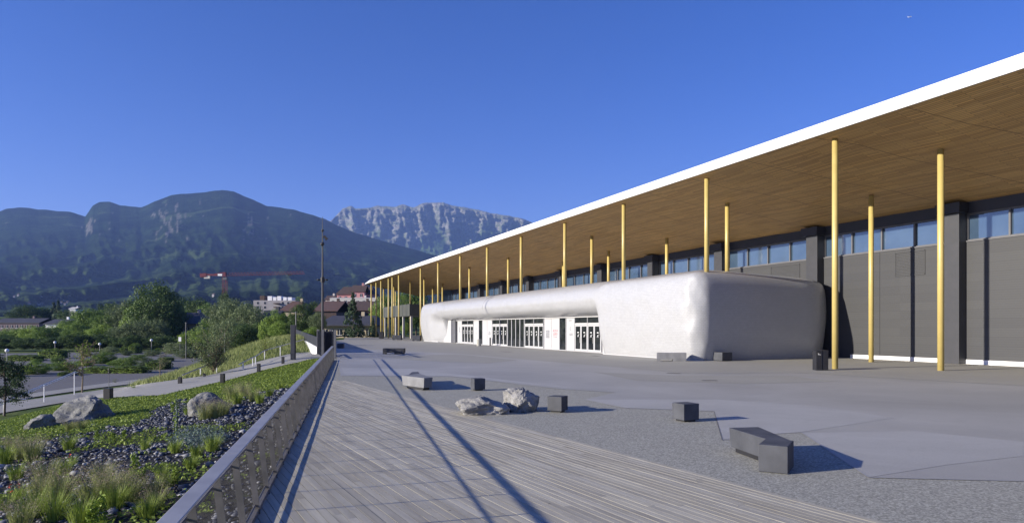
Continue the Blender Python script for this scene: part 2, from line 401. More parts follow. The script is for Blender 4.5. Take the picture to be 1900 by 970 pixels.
# ---------------------------------------------------------------- terrain
def axis(parts):
    out = []
    for a, b, st in parts: out += list(np.arange(a, b, st))
    return np.array(out + [parts[-1][1]])
xs = axis([(-900, -200, 50), (-200, -90, 8), (-90, -46, 2), (-46, 4, .7), (4, 60, 8), (60, 900, 60)])
ys = axis([(-60, 0, 10), (0, 66, .7), (66, 180, 3), (180, 300, 10), (300, 1100, 40)])
STONE_PX = [(-300,850),(60,818),(110,806),(200,798),(258,780),(292,755),(340,742),(395,765),(430,748),(500,722),(640,700),(700,990),(-300,1400)]
tv = []; tr = []
for y in ys:
    for x in xs:
        tv.append((x, y, T(x, y)))
        L_ = -(x+1.24+.237*y)*.973
        st = 0
        if 1 < y < 60 and L_ > 0:
            p = proj(x, y, T(x, y))
            if inpoly(p[0], p[1], STONE_PX): st = 1
        tr.append(st)
nx = len(xs); tf = np.array([(j*nx+i, j*nx+i+1, (j+1)*nx+i+1, (j+1)*nx+i) for j in range(len(ys)-1) for i in range(nx-1)])
def mk_terrain():
    m, N, L, P = nodes('meadow_ground')
    gcol = ramp(N, L, nz(N, L, .25, 8, .65), [(.3, (.05,.085,.02)), (.5, (.09,.13,.035)), (.7, (.15,.17,.06))])
    far = ramp(N, L, nz(N, L, 2.5, 6, .7), [(.3, (.5,)*3), (.7, (1.3,)*3)])
    gcol = mixc(N, L, 1., gcol, far, 'MULTIPLY')
    a = mixc(N, L, attrn(N), gcol, (.028,.028,.03))
    L.new(a, P.inputs['Base Color']); P.inputs['Roughness'].default_value = .95; P.inputs['Specular IOR Level'].default_value = .1
    bumpn(N, L, P, nz(N, L, 4, 6), .6, .08)
    return m
m_terr = mk_terrain()
tag(mesh_obj('ground', tv, tf, m_terr, smooth=True, attr=tr), kind='structure')
m_plain = M('far_plain_grass', (.045,.07,.025), (.07,.10,.035), rough=.95, scale=.01, spec=.1)
tag(mesh_obj('plain', [(-9000,-9000,-8),(9000,-9000,-8),(9000,9000,-8),(-9000,9000,-8)], [(0,1,2,3)], m_plain), kind='structure')

# mountains
def fbm(x, y, z=0, o=5): return noise.fractal(Vector((x, y, z)), 1.0, 2.0, o)
def mk_mount(name, forest1, forest2, meadow, rock, mlo):
    m, N, L, P = nodes(name)
    g = N.new('ShaderNodeNewGeometry'); sp = N.new('ShaderNodeSeparateXYZ'); L.new(g.outputs['Position'], sp.inputs[0])
    f = ramp(N, L, nz(N, L, .012, 8, .75), [(.38, forest1), (.62, forest2)])
    f = mixc(N, L, .8, f, ramp(N, L, nz(N, L, .0035, 6, .6, dist=.8), [(.38, (.35,.37,.42)), (.62, (1.7,1.65,1.35))]), 'MULTIPLY')  # light and dark mottling paints relief shading into the forest colour
    md = nz(N, L, .0042, 7, .62, dist=.6, stretch=(.3, (1.5, 1, 1)))
    alt = ramp(N, L, math_n(N, L, 'DIVIDE', sp.outputs['Z'], 1000.), [(.0, mlo), (.05, mlo*.75), (.22, mlo*.3), (.5, 0.0)])
    thr = math_n(N, L, 'ADD', md, alt)
    mask = ramp(N, L, thr, [(.60, 0.), (.635, 1.)])
    a = mixc(N, L, mask, f, meadow)
    rk = ramp(N, L, nz(N, L, .02, 8, .7, stretch=(0, (1, 1, .25))), [(.36, tuple(x*.3 for x in rock)), (.62, tuple(x*1.1 for x in rock))])
    a = mixc(N, L, attrn(N), a, rk)
    L.new(a, P.inputs['Base Color']); P.inputs['Roughness'].default_value = 1; P.inputs['Specular IOR Level'].default_value = 0
    bumpn(N, L, P, nz(N, L, .03, 10, .75), 1.0, 45)
    return m
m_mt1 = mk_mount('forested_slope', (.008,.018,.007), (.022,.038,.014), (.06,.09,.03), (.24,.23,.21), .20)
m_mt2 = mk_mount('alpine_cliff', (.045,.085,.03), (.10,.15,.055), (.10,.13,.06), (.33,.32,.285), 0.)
R1 = [(-1500,470),(-800,430),(-300,410),(-60,398),(0,392),(12,387),(40,385),(70,388),(100,391),(130,393),(150,399),(158,402),(164,394),(172,382),(184,375),(205,374),(222,381),(262,385),(275,379),(300,369),(322,361),(350,359),(380,357),(412,352),(435,356),(465,369),(495,382),(540,388),(570,396),(600,405),(625,418),(660,432),(700,444),(740,455),(780,466),(830,480),(900,500),(1100,530),(1600,560),(3600,580)]
R2 = [(-200,480),(500,450),(590,425),(615,408),(625,398),(636,386),(652,382),(660,387),(680,386),(700,381),(735,383),(745,380),(768,384),(785,377),(808,375),(822,376),(850,383),(880,388),(900,393),(930,399),(955,402),(975,408),(1010,425),(1100,450),(1500,500),(2600,560)]
def interp(P, x):
    if x <= P[0][0]: return P[0][1]
    for (a, b), (c, d) in zip(P, P[1:]):
        if x <= c: return b + (d-b)*(x-a)/(c-a)
    return P[-1][1]
def mountain(name, RP, pxs, d0, d1, e0, pw, rows, amp, mat, cliff):
    V = []; A = []
    for px in pxs:
        ers = HY - sum(interp(RP, px+q) for q in range(-120, 121, 20))/13
        era = HY - interp(RP, px) + fbm(px*.05, 3.3 if cliff else 8.1)*(1.6 if cliff else 1.0)
        for j in range(rows+6):
            t = j/rows
            er = lerp(ers, era, sstep(.45, 1, min(1, t)))
            if t <= 1:
                if not cliff:
                    d = lerp(d0, d1, t); e = e0 + (er-e0)*t**pw
                    X = (px-CX)/F*d
                    n_ = fbm(X/900., d/900., 2.2, 6); rg = 1-abs(noise.noise(Vector((X/420., d/900., 5))))*2
                    env = math.sin(math.pi*t)*(1-t)*2.0
                    e += (n_*17 + rg*11 + fbm(X/150., d/260., 7, 4)*4)*env*amp*(.3+.7*t)
                    d += (n_*450 - rg*230 + fbm(px*.02, t*3, 5, 4)*260*t + fbm(px*.045+e*.02, e*.045, 5, 5)*420*t)*env
                    e = min(e, era*.992) if t < .999 else era
                    rock = 0
                    k1 = fbm(px*.16, e*.07, 3.1, 5)*1.3
                    gate = max(math.exp(-((px-168)/14.)**2)*sstep(.78, .88, t)*(1-sstep(.93,.97,t)), math.exp(-((px-318)/30.)**2)*.85*sstep(.66, .74, t)*(1-sstep(.93, .97, t))*.8,
                               math.exp(-((px-465)/9.)**2)*sstep(.74, .8, t)*(1-sstep(.9, .93, t)))
                    if gate > 0: rock = max(0, min(.8, (k1*1.0+gate*1.2-.95)*4))
                else:
                    g1 = fbm(px*.045+t*.9, t*1.6, 0, 5); g2 = 1-abs(noise.noise(Vector((px*.09, t*1.6, 1.))))*2
                    if t < .6: d = lerp(d0, d1-300, t/.6); e = e0 + (er-e0)*.52*(t/.6)**1.2
                    else: d = lerp(d1-300, d1, (t-.6)/.4); e = lerp(e0+(er-e0)*.52, er, (t-.6)/.4)
                    env = sstep(.2, .62, t)*(1-sstep(.95, 1, t))
                    d += (g1*110 + fbm(px*.07+t*3, t*7, 7, 6)*110 + fbm(px*.22, t*22, 2, 4)*28)*env + fbm(px*.02, e*.1, 4)*90*env
                    e += fbm(px*.03, t*4, 9)*8*(1-t)
                    lay = math.sin(e*.42+g1*2)*.2 + fbm(px*.22, e*.16, 1, 5)*.5
                    rock = max(0, min(1, sstep(.60, .80, t + fbm(px*.05, t*2, 6, 5)*.22 - (.10 if px > 850 else 0)) * (.80+lay)))
                    if 700 < px < 780 and t > .3: rock = max(rock, .5*max(0, fbm(px*.15, t*2, 1)))
            else:
                d = d1 + (t-1)*rows*150; e = er*(1-(t-1)*1.4) - 6*(j-rows); rock = 0
            V.append(((px-CX)/F*d, d, EYE + e*d/F)); A.append(rock)
    nr = rows+6; n = len(pxs)
    Fc = np.array([(i*nr+j, (i+1)*nr+j, (i+1)*nr+j+1, i*nr+j+1) for i in range(n-1) for j in range(nr-1)])
    return tag(mesh_obj(name, V, Fc, mat, smooth=True, attr=A), kind='structure')
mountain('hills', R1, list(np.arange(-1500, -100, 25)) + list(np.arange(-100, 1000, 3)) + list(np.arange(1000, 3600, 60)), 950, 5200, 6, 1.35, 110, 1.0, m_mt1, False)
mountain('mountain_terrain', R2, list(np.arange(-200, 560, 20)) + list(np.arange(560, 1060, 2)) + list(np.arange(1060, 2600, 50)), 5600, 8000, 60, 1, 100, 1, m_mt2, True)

# haze
m_hz = bpy.data.materials.new('air_haze'); m_hz.use_nodes = True
hn = m_hz.node_tree; hn.nodes.remove(hn.nodes['Principled BSDF'])
pv = hn.nodes.new('ShaderNodeVolumePrincipled'); pv.inputs['Color'].default_value = (.29, .47, 1.0, 1); pv.inputs['Density'].default_value = 6.5e-5; pv.inputs['Anisotropy'].default_value = .1
hn.links.new(pv.outputs[0], hn.nodes['Material Output'].inputs['Volume'])
hb = MB().box(-9100, 9100, -9100, 9100, -10, 1560)
hz = hb.build('haze', m_hz); tag(hz, 'thin blue air between the camera and the mountains', 'haze', kind='stuff')

# ---------------------------------------------------------------- plaza surfaces
E1 = (.4755, -.8797); E2 = (.8797, .4755); CE = 8.36
def DK(a, c, z=0): return (E1[0]*a+E2[0]*c, E1[1]*a+E2[1]*c, z)
edge_near = DK((.4755*CE+8)/.8797, CE)
def sheet(name, pts, z, mat, kind='structure', thick=0):
    V = [(p[0], p[1], z) for p in pts]; n = len(V)
    fs = [tuple(range(n))]
    if thick:
        V += [(p[0], p[1], z-thick) for p in pts]
        fs += [(i, (i+1) % n, (i+1) % n+n, i+n) for i in range(n)]
    o = mesh_obj(name, V, fs, mat); return tag(o, kind=kind)
far_l = RL(175)
sheet('plaza', [(railx(32)-.05, 32), (railx(165)-.05, 165), B(175, 46)[:2], B(230, 90)[:2], (140, 60), (140, -8), edge_near[:2], (E1[0]*((.4755*CE-32)/.8797)+E2[0]*CE, 32)], 0, m_aggr, thick=.5)
C1 = [(632,697),(837,698.5),(1036,721),(1142,728),(1085,741),(1160,757),(1325,763),(1340,817),(1425,806),(1487,802),(1612,886),(1900,893)]
far_b = [(1900,716),(1660,702),(1468,691),(1263,692),(1140,681),(1000,669),(850,655.5),(622,646)]
right = [Vector((60, 12, 0)), Vector((60, 24, 0))]
sheet('concrete_paving', [G(*p) for p in C1] + right + [G(*p) for p in far_b], .004, m_conc)
sheet('apron_paving', [G(*p) for p in far_b][::-1] + [Vector((60, 24.01, 0)), Vector((75, 24, 0)), Vector(B(165, 46.0)), Vector(B(165, 30)), G(624, 631)], .0035, m_apron)
for i, pl in enumerate([[(1085,741),(1330,741),(1500,752),(1660,775),(1487,801.5),(1425,805.5),(1342,815),(1326,762.5),(1160,756.5)],
           [(1612,885.5),(1489,803),(1700,800),(1900,820),(1900,846),(1760,862)],
           [(640,696),(836,697.5),(1000,715),(1085,722),(900,700),(760,684),(633,682)],
           [(1100,690),(1262,697),(1466,697),(1560,708),(1380,712),(1180,706)],
           [(700,660),(850,657),(960,668),(905,674),(760,668)]]):
    sheet('concrete_paving', [G(*p) for p in pl], .008+.0003*i, m_conc2 if i < 3 else m_apron)
# expansion joints
jm = M('joint_sealant', (.07,.07,.075)); jl = M('pale_joint', (.36,.36,.36))
def strip(px, w, mat, z=.012):
    mb = MB(); P = [G(*p) for p in px]
    for a, b in zip(P, P[1:]):
        d = (b-a).normalized(); q = Vector((-d.y, d.x, 0))*w/2
        mb.add([a-q+Vector((0,0,z)), b-q+Vector((0,0,z)), b+q+Vector((0,0,z)), a+q+Vector((0,0,z))], [(0,1,2,3)])
    tag(mb.build('paving_joint', mat), kind='structure')
strip([(1160,757),(1325,763),(1340,817)], .014, jm); strip([(1487,802),(1612,886),(1900,893)], .03, jl)
strip([(632,697),(837,698.5),(1036,721),(1142,728)], .05, jl); strip([(1900,716),(1660,702),(1468,691),(1263,692),(1140,681)], .10, jl)
for a, b in [((1238,692),(1262,693)), ((1303,706),(1330,706)), ((1100,660),(1112,660.5)), ((930,652),(948,653))]:
    p = G(*a); q = G(*b); mbd = MB(); mbd.bar((p.x, p.y, .014), (q.x, q.y, .014), .25, .006); tag(mbd.build('drain_grate', m_black), 'flat dark drain grate in the paving ' + {1238:'before the sunlit-toned bench by the pavilion',1303:'towards the dark cube near the pavilion corner',1100:'below the rightmost doors',930:'below the second set of doors'}[a[0]], 'drain', 'drain grates')

# deck boards
void = sheet('deck_void', [DK(-40, CE)[:2], edge_near[:2], (railx(-8), -8), (railx(32), 32)], -.12, m_gapshade)  # dark sheet added below so the gaps between boards look shaded
db = MB(); BW = .128
c = CE; row = 0
while c > -3.4:
    c0 = c - BW + .009; c1 = c
    cm = (c0+c1)/2
    def arail(cc): return -(1.24 + .9924*cc)/.2670
    am = max(arail(cm), (.4755*cm-32)/.8797); ax = (.4755*cm+6)/.8797
    if am < ax:
        a = am
        L_ = 3.9; off = random.uniform(0, 3.9)
        cuts = [am] + [k*L_+off for k in range(-20, 20) if am+.15 < k*L_+off < ax-.15] + [ax]
        for a0, a1 in zip(cuts, cuts[1:]):
            first = a0 == am and am > (.4755*cm-32)/.8797 + .01
            p = [DK(a0+.0015, c0), DK(a1-.0015, c0), DK(a1-.0015, c1), DK(a0+.0015, c1)]
            if first: p[0] = DK(arail(c0), c0); p[3] = DK(arail(c1), c1)
            dz = random.uniform(-.0015, .0015)
            db.hexa([(q[0], q[1], -.03) for q in p] + [(q[0], q[1], .006+dz) for q in p])
    c -= BW; row += 1
tag(db.build('boardwalk', m_wood), kind='structure')

# ---------------------------------------------------------------- railing beside the deck
rail = empty('railing', RL(0, .02, 0), 'long zinc railing with flat handrail and steel mesh along the left edge of the boardwalk', 'railing')
T0, T1 = -1.0, 53.5
def hr(name, o0, z0, o1, z1, th, mat, t0, t1):
    mb = MB(); mb.hexa([RL(t0,o0,z0-th), RL(t1,o0,z0-th), RL(t1,o1,z1-th), RL(t0,o1,z1-th), RL(t0,o0,z0), RL(t1,o0,z0), RL(t1,o1,z1), RL(t0,o1,z1)])
    return mb.build(name, mat, rail, bevel=.008)
t = T0
while t < T1:
    t2 = min(t+3.0, T1); hr('handrail', .02, 1.07, .175, 1.078, .024, m_steel, t, t2-.006); t = t2
mbt = MB(); mbt.tube([RL(T0,.14,.89), RL(T1,.14,.89)], .013); mbt.build('mesh_frame', m_railsteel, rail)
mbt = MB(); mbt.bar(RL(T0,.02,.04), RL(T1,.02,.04), .07, .07); mbt.tube([RL(T0,.03,.12), RL(T1,.03,.12)], .014); mbt.build('bottom_rail', m_railsteel, rail)
t = T0 + .35
while t < T1:
    mb = MB(); mb.bar(RL(t, -.01, -.15), RL(t-.16, .10, 1.045), .013, .078, up=RL(0,1,0)); mb.build('post', m_railsteel, rail); t += 1.12
wm = MB(); t = T0
wv = []; wf = []
def wire(a, b, r=.0024):
    k = len(wv); a = np.array(a); b = np.array(b); d = (b-a)/np.linalg.norm(b-a)
    u = np.cross(d, (.97,.23,0)); u /= np.linalg.norm(u); w = np.cross(d, u)
    for p in (a, b):
        for ang in (0, 2.094, 4.189): wv.append(p + r*(u*math.cos(ang)+w*math.sin(ang)))
    for i in range(3): wf.append((k+i, k+(i+1) % 3, k+3+(i+1) % 3, k+3+i))
while t < T1-.2:
    sp = .032 if t < 24 else .06
    rr = .0015 if t < 24 else .0022
    wire(RL(t, .03, .13), RL(t-.10, .14, .885), rr); t += sp
mesh_obj('mesh_infill', wv, np.array(wf), m_wire, rail)

# ---------------------------------------------------------------- exhibition hall
hall = empty('exhibition_hall', B(30, 46.5, 0), 'long exhibition hall with white roof edge, timber canopy and grey ribbed wall', 'hall')
S0, S1 = -22.0, 150.0
WN = 46.5
def soff(n): return 11.03 + .21*(46.5-n)
NE = 32.4
mb = MB(); mb.box(S0, S1, WN, 108, .0, 8.35, B); mb.build('wall', m_clad, hall)
mb = MB(); mb.box(S0, S1, WN+.35, 108, 8.35, 10.28, B); mb.build('upper_wall', m_dark, hall)
mb = MB(); mb.box(S0, S1, WN-.05, 60, 10.28, 11.6, B); mb.build('top_beam', m_dark, hall)
mb = MB(); mb.box(S0, S1, WN-.06, WN+.05, 8.33, 8.42, B); mb.build('sill', m_mull, hall)
for a, b in ((S0, 41.0),): mb = MB(); mb.box(a, b, WN-.07, WN, .005, .30, B); mb.build('plinth', m_white, hall)
k = -4
pil = []
while True:
    s = 31.6 + 12.2*k
    if s > S1-2: break
    if s > S0: pil.append(s)
    k += 1
for s in pil:
    mb = MB(); mb.box(s-.05, s+1.15, WN-.75, WN+.05, 0, 10.3, B); mb.build('pilaster', m_pil, hall, bevel=.01)
    mb = MB(); mb.box(s-.25, s+1.5, WN-1.0, WN-.05, 10.3, 11.0, B); mb.build('pilaster_cap', m_dark, hall, bevel=.01)
# windows
for i, s in enumerate(pil):
    a = s+1.15; b = s+12.2-.05
    w = MB(); fr = MB()
    w.box(a, b, WN+.26, WN+.30, 8.45, 10.25, B)
    wo = w.build('window', m_glass, hall)
    nm = 4
    for q in range(nm+1):
        ss = a + (b-a)*q/nm
        fr.box(ss-.06, ss+.06, WN+.10, WN+.25, 8.42, 10.28, B)
    fr.box(a, b, WN+.12, WN+.255, 10.16, 10.28, B); fr.box(a, b, WN+.12, WN+.255, 8.42, 8.5, B)
    fr.build('frame', m_mull, wo)
for s in (s_at(1631, WN), s_at(1840, WN)+14):
    mb = MB(); mb.box(s-.02, s+.02, WN-.012, WN, .3, 8.33, B); mb.build('wall_joint', m_black, hall)
for px0, px1 in ((1661, 1714), (1430, 1482)):
    a, b = s_at(px1, WN), s_at(px0, WN)
    mb = MB()
    for q in range(14): mb.box(a, b, WN-.03, WN+.0, 6.45+q*.115, 6.45+q*.115+.06, B)
    for e in (a-.06, b): mb.box(e, e+.06, WN-.045, WN, 6.35, 8.12, B)
    mb.box(a-.06, b+.06, WN-.045, WN, 8.06, 8.14, B); mb.box(a-.06, b+.06, WN-.045, WN, 6.33, 6.41, B)
    mb.build('louvre', m_clad, hall)
# soffit: gently folded panels
RS0, RS1 = -24.0, 182.8
sn = [NE+.12, 36, 39.5, 43.2, 47.2]; ss_ = [RS0]
while ss_[-1] < RS1: ss_.append(min(ss_[-1]+6.1, RS1))
V = []; rs = random.Random(4)
for i, s in enumerate(ss_):
    for j, n in enumerate(sn):
        dz = 0 if j in (0, 4) else rs.uniform(-.16, .16)
        dn = 0 if j in (0, 4) else rs.uniform(-.8, .8)
        V.append(B(s, n+dn, soff(n+dn)+dz))
Fs = [(i*5+j, i*5+j+1, (i+1)*5+j+1, (i+1)*5+j) for i in range(len(ss_)-1) for j in range(4)]
mesh_obj('soffit', V, Fs, m_soffit, hall)
# roof with layered white edge
prof = [(NE+.12, soff(NE)), (NE, soff(NE)-.03), (NE-.05, soff(NE)+.05), (NE-.02, soff(NE)+.40), (NE+.16, soff(NE)+.72), (NE+.40, soff(NE)+.78), (112, 15.6), (112, 11.4), (48, 11.62), (NE+1.2, soff(NE)+.30)]
def prof_at(f, ex=0):
    return prof
V = []; Fs = []; npf = len(prof)
send = [(RS0, 1), (RS1-7, 1), (RS1-2.2, .55), (RS1, .18)]
for s, k in send:
    for (n, z) in prof:
        zb = soff(NE)
        zz = z if n > 40 or z <= zb+.06 else zb+.06+(z-zb-.06)*k
        if n > 100: zz = z
        V.append(B(s, n, zz))
for i in range(len(send)-1):
    for j in range(npf):
        j2 = (j+1) % npf; Fs.append((i*npf+j, i*npf+j2, (i+1)*npf+j2, (i+1)*npf+j))
Fs.append(tuple(range(npf))); Fs.append(tuple(range((len(send)-1)*npf, len(send)*npf))[::-1])
mesh_obj('roof', V, Fs, m_fascia, hall)
# columns: (image x, y of top) -> place under the soffit
cols = [(1744,275),(1615,365),(1548,260),(1348,375),(1310,331),(1236,441),(1156,379),(1128,465),(1097,438),(1047,414),(1044,484),(966,438),(942,477),(903,458),(870,495),(853,473),(820,527),(812,486),(802,531),(786,516),(779.6,494),(760,522),(739,508),(733,541),(727,511),(730,530),(720,514),(711,534),(706,518),(697,521),(688,524)]
for px, yt in cols:
    r_ = (HY-yt)/(px-432.); n = 18.295/(1.08*r_+.21)
    n = min(max(n, 33.3), 45.4)
    Y = 1368*n/(px-432); s = (Y-.378*n)/.926
    mb = MB(); p = B(s, n, 6.3 if 40.8 < s < 123 else 0); q = B(s, n, soff(n)+.05)
    mb.tube([p, q], .175, 20); co = mb.build('column', m_gold, hall, smooth=False)
    for pl in co.data.polygons: pl.use_smooth = len(pl.vertices) == 4
    mb = MB(); mb.tube([B(s, n, soff(n)-.16), B(s, n, soff(n)+.1)], .24, 16); mb.build('column_collar', m_soffit, co) if False else None
# terrace box at the far end
NB = 36.6; A0, A1 = 150.4, 179.5
mb = MB(); mb.box(A0, A1, NB, WN+14, 5.05, 7.75, B); mb.build('terrace', m_olive, hall)
for q in range(1, 7):
    s = A0 + (A1-A0)*q/7; mb = MB(); mb.box(s-.03, s+.03, NB-.01, NB, 5.05, 7.76, B); mb.build('terrace_joint', m_black, hall)
mb = MB(); mb.bar(B(A0, NB+.1, 8.7), B(A1, NB+.1, 8.7), .05, .05)
for q in range(15): s = lerp(A0, A1, q/14); mb.bar(B(s, NB+.1, 7.75), B(s, NB+.1, 8.7), .04, .04)
mb.build('terrace_railing', m_black, hall)
for s in (A0+.5, A0+8, A0+16, A0+24, A1-.5):
    mb = MB(); mb.box(s-.25, s+.25, NB+.3, NB+.75, 0, 5.05, B); mb.build('terrace_post', m_cream, hall)
mb = MB(); mb.box(A0+5, A1+2, WN+6, WN+14, 7.75, 12, B); mb.build('terrace_room', m_blueb, hall)
mb = MB(); mb.box(A0+.2, A0+12, WN-2, WN+14, 0, 5.05, B); mb.build('ground_floor_lobby', m_dglass, hall)
for s in (A0-.1,): mb = MB(); mb.box(s, s+.1, 44, WN, 7.75, 11.1, B); mb.build('end_glazing', m_glass, hall)

# ---------------------------------------------------------------- white tiled entrance pavilion
pav = empty('entrance_pavilion', B(80, 33, 0), 'bulging white scale-tiled entrance pavilion with recessed glass doors in front of the hall', 'entrance pavilion')
NF = 31.2; PS0 = 41.2; PS1 = 124.0; NW = 47.0
GP = 33.3
A_prof = [(.62,0),(.5,.35),(.3,1.1),(.12,2.1),(.02,3.2),(0,4.3),(.06,5.2),(.26,6.0),(.75,6.55),(1.8,6.82),(3.0,7.02),(4.6,7.12),(6.6,7.15)]
B_prof = [(GP-NF+.25,3.66),(1.75,3.70),(1.25,3.82),(.75,4.02),(.32,4.35),(.08,4.8),(.0,5.25),(.26,5.95),(.88,6.48),(1.75,6.83),(3.0,7.02),(4.6,7.12),(6.6,7.15)]
def cr(P, m):
    out = []
    n = len(P)
    for i in range(n-1):
        p0 = P[max(i-1,0)]; p1 = P[i]; p2 = P[i+1]; p3 = P[min(i+2,n-1)]
        for k in range(m):
            t = k/m
            out.append(tuple(.5*((2*p1[a])+(-p0[a]+p2[a])*t+(2*p0[a]-5*p1[a]+4*p2[a]-p3[a])*t*t+(-p0[a]+3*p1[a]-3*p2[a]+p3[a])*t**3) for a in (0,1)))
    out.append(P[-1]); return out
Ap = cr(A_prof, 4); Bp = cr(B_prof, 4); NPV = len(Ap)
def outline(o):
    # right end slants towards the camera as it nears the wall
    r1 = max(1.5-o, .5); r2 = max(4.5-o*.7, 1.2)
    P = []
    sR = lambda n: PS0+o*.9 + .03*(n-NF) + 2.4*max(0, (n-42.8)/4.2)**2
    nf = NF+o
    na = 26
    for i in range(na): 
        n = lerp(NW, nf+r1, i/na); P.append((sR(n), n))
    s_c = sR(nf+r1)
    for i in range(12):
        a = math.pi/2*i/12; P.append((s_c+r1*(1-math.cos(a)), nf+r1*(1-math.sin(a))))
    sL = PS1-o
    m = 220
    for i in range(m): P.append((lerp(s_c+r1, sL-r2, i/m), nf))
    for i in range(14):
        a = math.pi/2*i/14; P.append((sL-r2+r2*math.sin(a), nf+r2*(1-math.cos(a))))
    for i in range(15): P.append((sL, lerp(nf+r2, NW, i/14)))
    return P
O0 = outline(0); NU = len(O0)
sE0s = s_at(1118, NF+.5); sE0 = s_at(1116, GP); sE1 = s_at(833, GP)
V = []; UV = []; cum = [0]
for i in range(1, NU): cum.append(cum[-1]+math.dist(O0[i], O0[i-1]))
cache = {}
def OL(o):
    k = round(o, 4)
    if k not in cache: cache[k] = outline(k)
    return cache[k]
for i in range(NU):
    s, n = O0[i]
    front = (n < NF+.01)
    w = 0.0
    vv = 0; last = None
    for j in range(NPV):
        oa, za = Ap[j]; ob, zb = Bp[j]
        zref = za
        if front:
            w = sstep(sE0s, sE0s+1.0, s) * (1 - sstep(sE1-.6, sE1+.9, s))
        o = lerp(oa, ob, w); z = lerp(za, zb, w)
        if front and s > sE1-6:      # deep fold by the left foot
            fd = (1-sstep(sE1+1.0, sE1+6.0, s))*(1-sstep(3.2, 4.9, z))*(1-w)
            o += 1.35*fd
        P = OL(o)[i]
        ps, pn = P
        zz = z
        if i < 30: zz = z*(1-.045*sstep(34, 46, pn))
        ex, ey, ez = B(ps, pn, zz)
        k = .06*fbm(ps*.5, pn*.5, zz*.6, 4) * (1 if zz > .4 else 0)
        if 24 < i < 40: k += .10*fbm(ps*1.6, pn*1.6, zz*1.2, 4)*sstep(.2, 1.2, zz)
        V.append((ex - k*ND[0], ey - k*ND[1], ez))
        if last is not None: vv += math.dist(last, V[-1])
        last = V[-1]; UV.append((cum[i], vv))
Fc = [(i*NPV+j, i*NPV+j+1, (i+1)*NPV+j+1, (i+1)*NPV+j) for i in range(NU-1) for j in range(NPV-1)]
o_ = mesh_obj('shell', V, np.array(Fc), m_tile, pav, smooth=True, uvs=UV)
top = [V[i*NPV+NPV-1] for i in range(NU)]
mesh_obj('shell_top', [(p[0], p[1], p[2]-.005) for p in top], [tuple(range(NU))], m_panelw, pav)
# white base strip
for rng in ((2, 44+1), (232, NU-4)):
    pass
mb = MB()
P0 = outline(.62)
for i in range(NU-1):
    s = P0[i][0]; n = P0[i][1]
    if n < NF+.7 and sE0s+.1 < s < sE1+1.2:
        if mb.v: mb.build('base_trim', m_panelw, pav); mb = MB()
        continue
    a = P0[i]; b = P0[i+1]
    mb.add([B(a[0], a[1]-.03, .005), B(b[0], b[1]-.03, .005), B(b[0], b[1]-.03, .20), B(a[0], a[1]-.03, .20)], [(0,1,2,3)])
mb.build('base_trim', m_panelw, pav)
# thin joint over the tube
mb = MB(); sj = s_at(893, NF)
js = [B(sj+.4*math.sin(j/6), NF+Bp[j][0]-.01, Bp[j][1]+.012) for j in range(14, 40)]
mb.tube(js, .03, 4); mb.build('shell_joint', m_mull, pav)
# entrance front
FX = GP
def FB(s, z, dn=0): return B(s, FX+dn, z)
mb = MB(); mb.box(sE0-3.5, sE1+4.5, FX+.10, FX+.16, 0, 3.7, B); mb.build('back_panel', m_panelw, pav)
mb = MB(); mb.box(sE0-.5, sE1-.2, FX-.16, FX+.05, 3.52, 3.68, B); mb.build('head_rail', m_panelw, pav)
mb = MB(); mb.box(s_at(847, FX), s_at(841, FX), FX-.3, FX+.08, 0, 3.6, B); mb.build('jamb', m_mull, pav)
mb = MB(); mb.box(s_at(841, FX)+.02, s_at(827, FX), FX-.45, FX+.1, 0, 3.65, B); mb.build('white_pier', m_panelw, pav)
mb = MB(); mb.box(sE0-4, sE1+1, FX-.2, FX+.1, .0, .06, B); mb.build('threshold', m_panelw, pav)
mb = MB(); mb.box(sE0s-.25, sE0s-.1, NF+.7, FX+.1, 0, 3.7, B); mb.build('side_panel', m_panelw, pav)
def text(body, size, mat, parent, s, z, n, italic=False, ext=.004, align='CENTER', sx=1):
    cu = bpy.data.curves.new('lettering', 'FONT'); cu.body = body; cu.size = size; cu.align_x = align; cu.extrude = ext
    cu.resolution_u = 2
    if italic: cu.shear = .3
    to = bpy.data.objects.new('tmp', cu); COL.objects.link(to)
    bpy.context.view_layer.update()
    me = bpy.data.meshes.new_from_object(to.evaluated_get(bpy.context.evaluated_depsgraph_get()))
    bpy.data.objects.remove(to)
    vs = np.array([q.co[:] for q in me.vertices]); pr = [tuple(p.vertices) for p in me.polygons]
    out = []
    for q in vs:
        ss = s - q[0]*sx; b = B(ss, n - q[2], z + q[1]); out.append(b)
    return mesh_obj('lettering', out, pr, mat, parent)
def panel(p0, p1):
    a, b = s_at(p1, FX), s_at(p0, FX)
    mb = MB(); mb.box(a+.03, b-.03, FX-.02, FX+.09, .06, 3.5, B); return mb.build('wall_panel', m_panelw, pav), (a+b)/2
def pane(p0, p1, n=1):
    a, b = s_at(p1, FX), s_at(p0, FX)
    for q in range(n):
        x0, x1 = lerp(a, b, q/n), lerp(a, b, (q+1)/n)
        mb = MB(); mb.box(x0+.06, x1-.06, FX+.02, FX+.06, .08, 3.5, B); g = mb.build('window', m_dglass, pav)
        mb = MB(); mb.box(x0, x0+.07, FX-.04, FX+.09, .06, 3.52, B); mb.box(x1-.07, x1-.002, FX-.04, FX+.09, .06, 3.52, B); mb.build('frame', m_panelw, g)
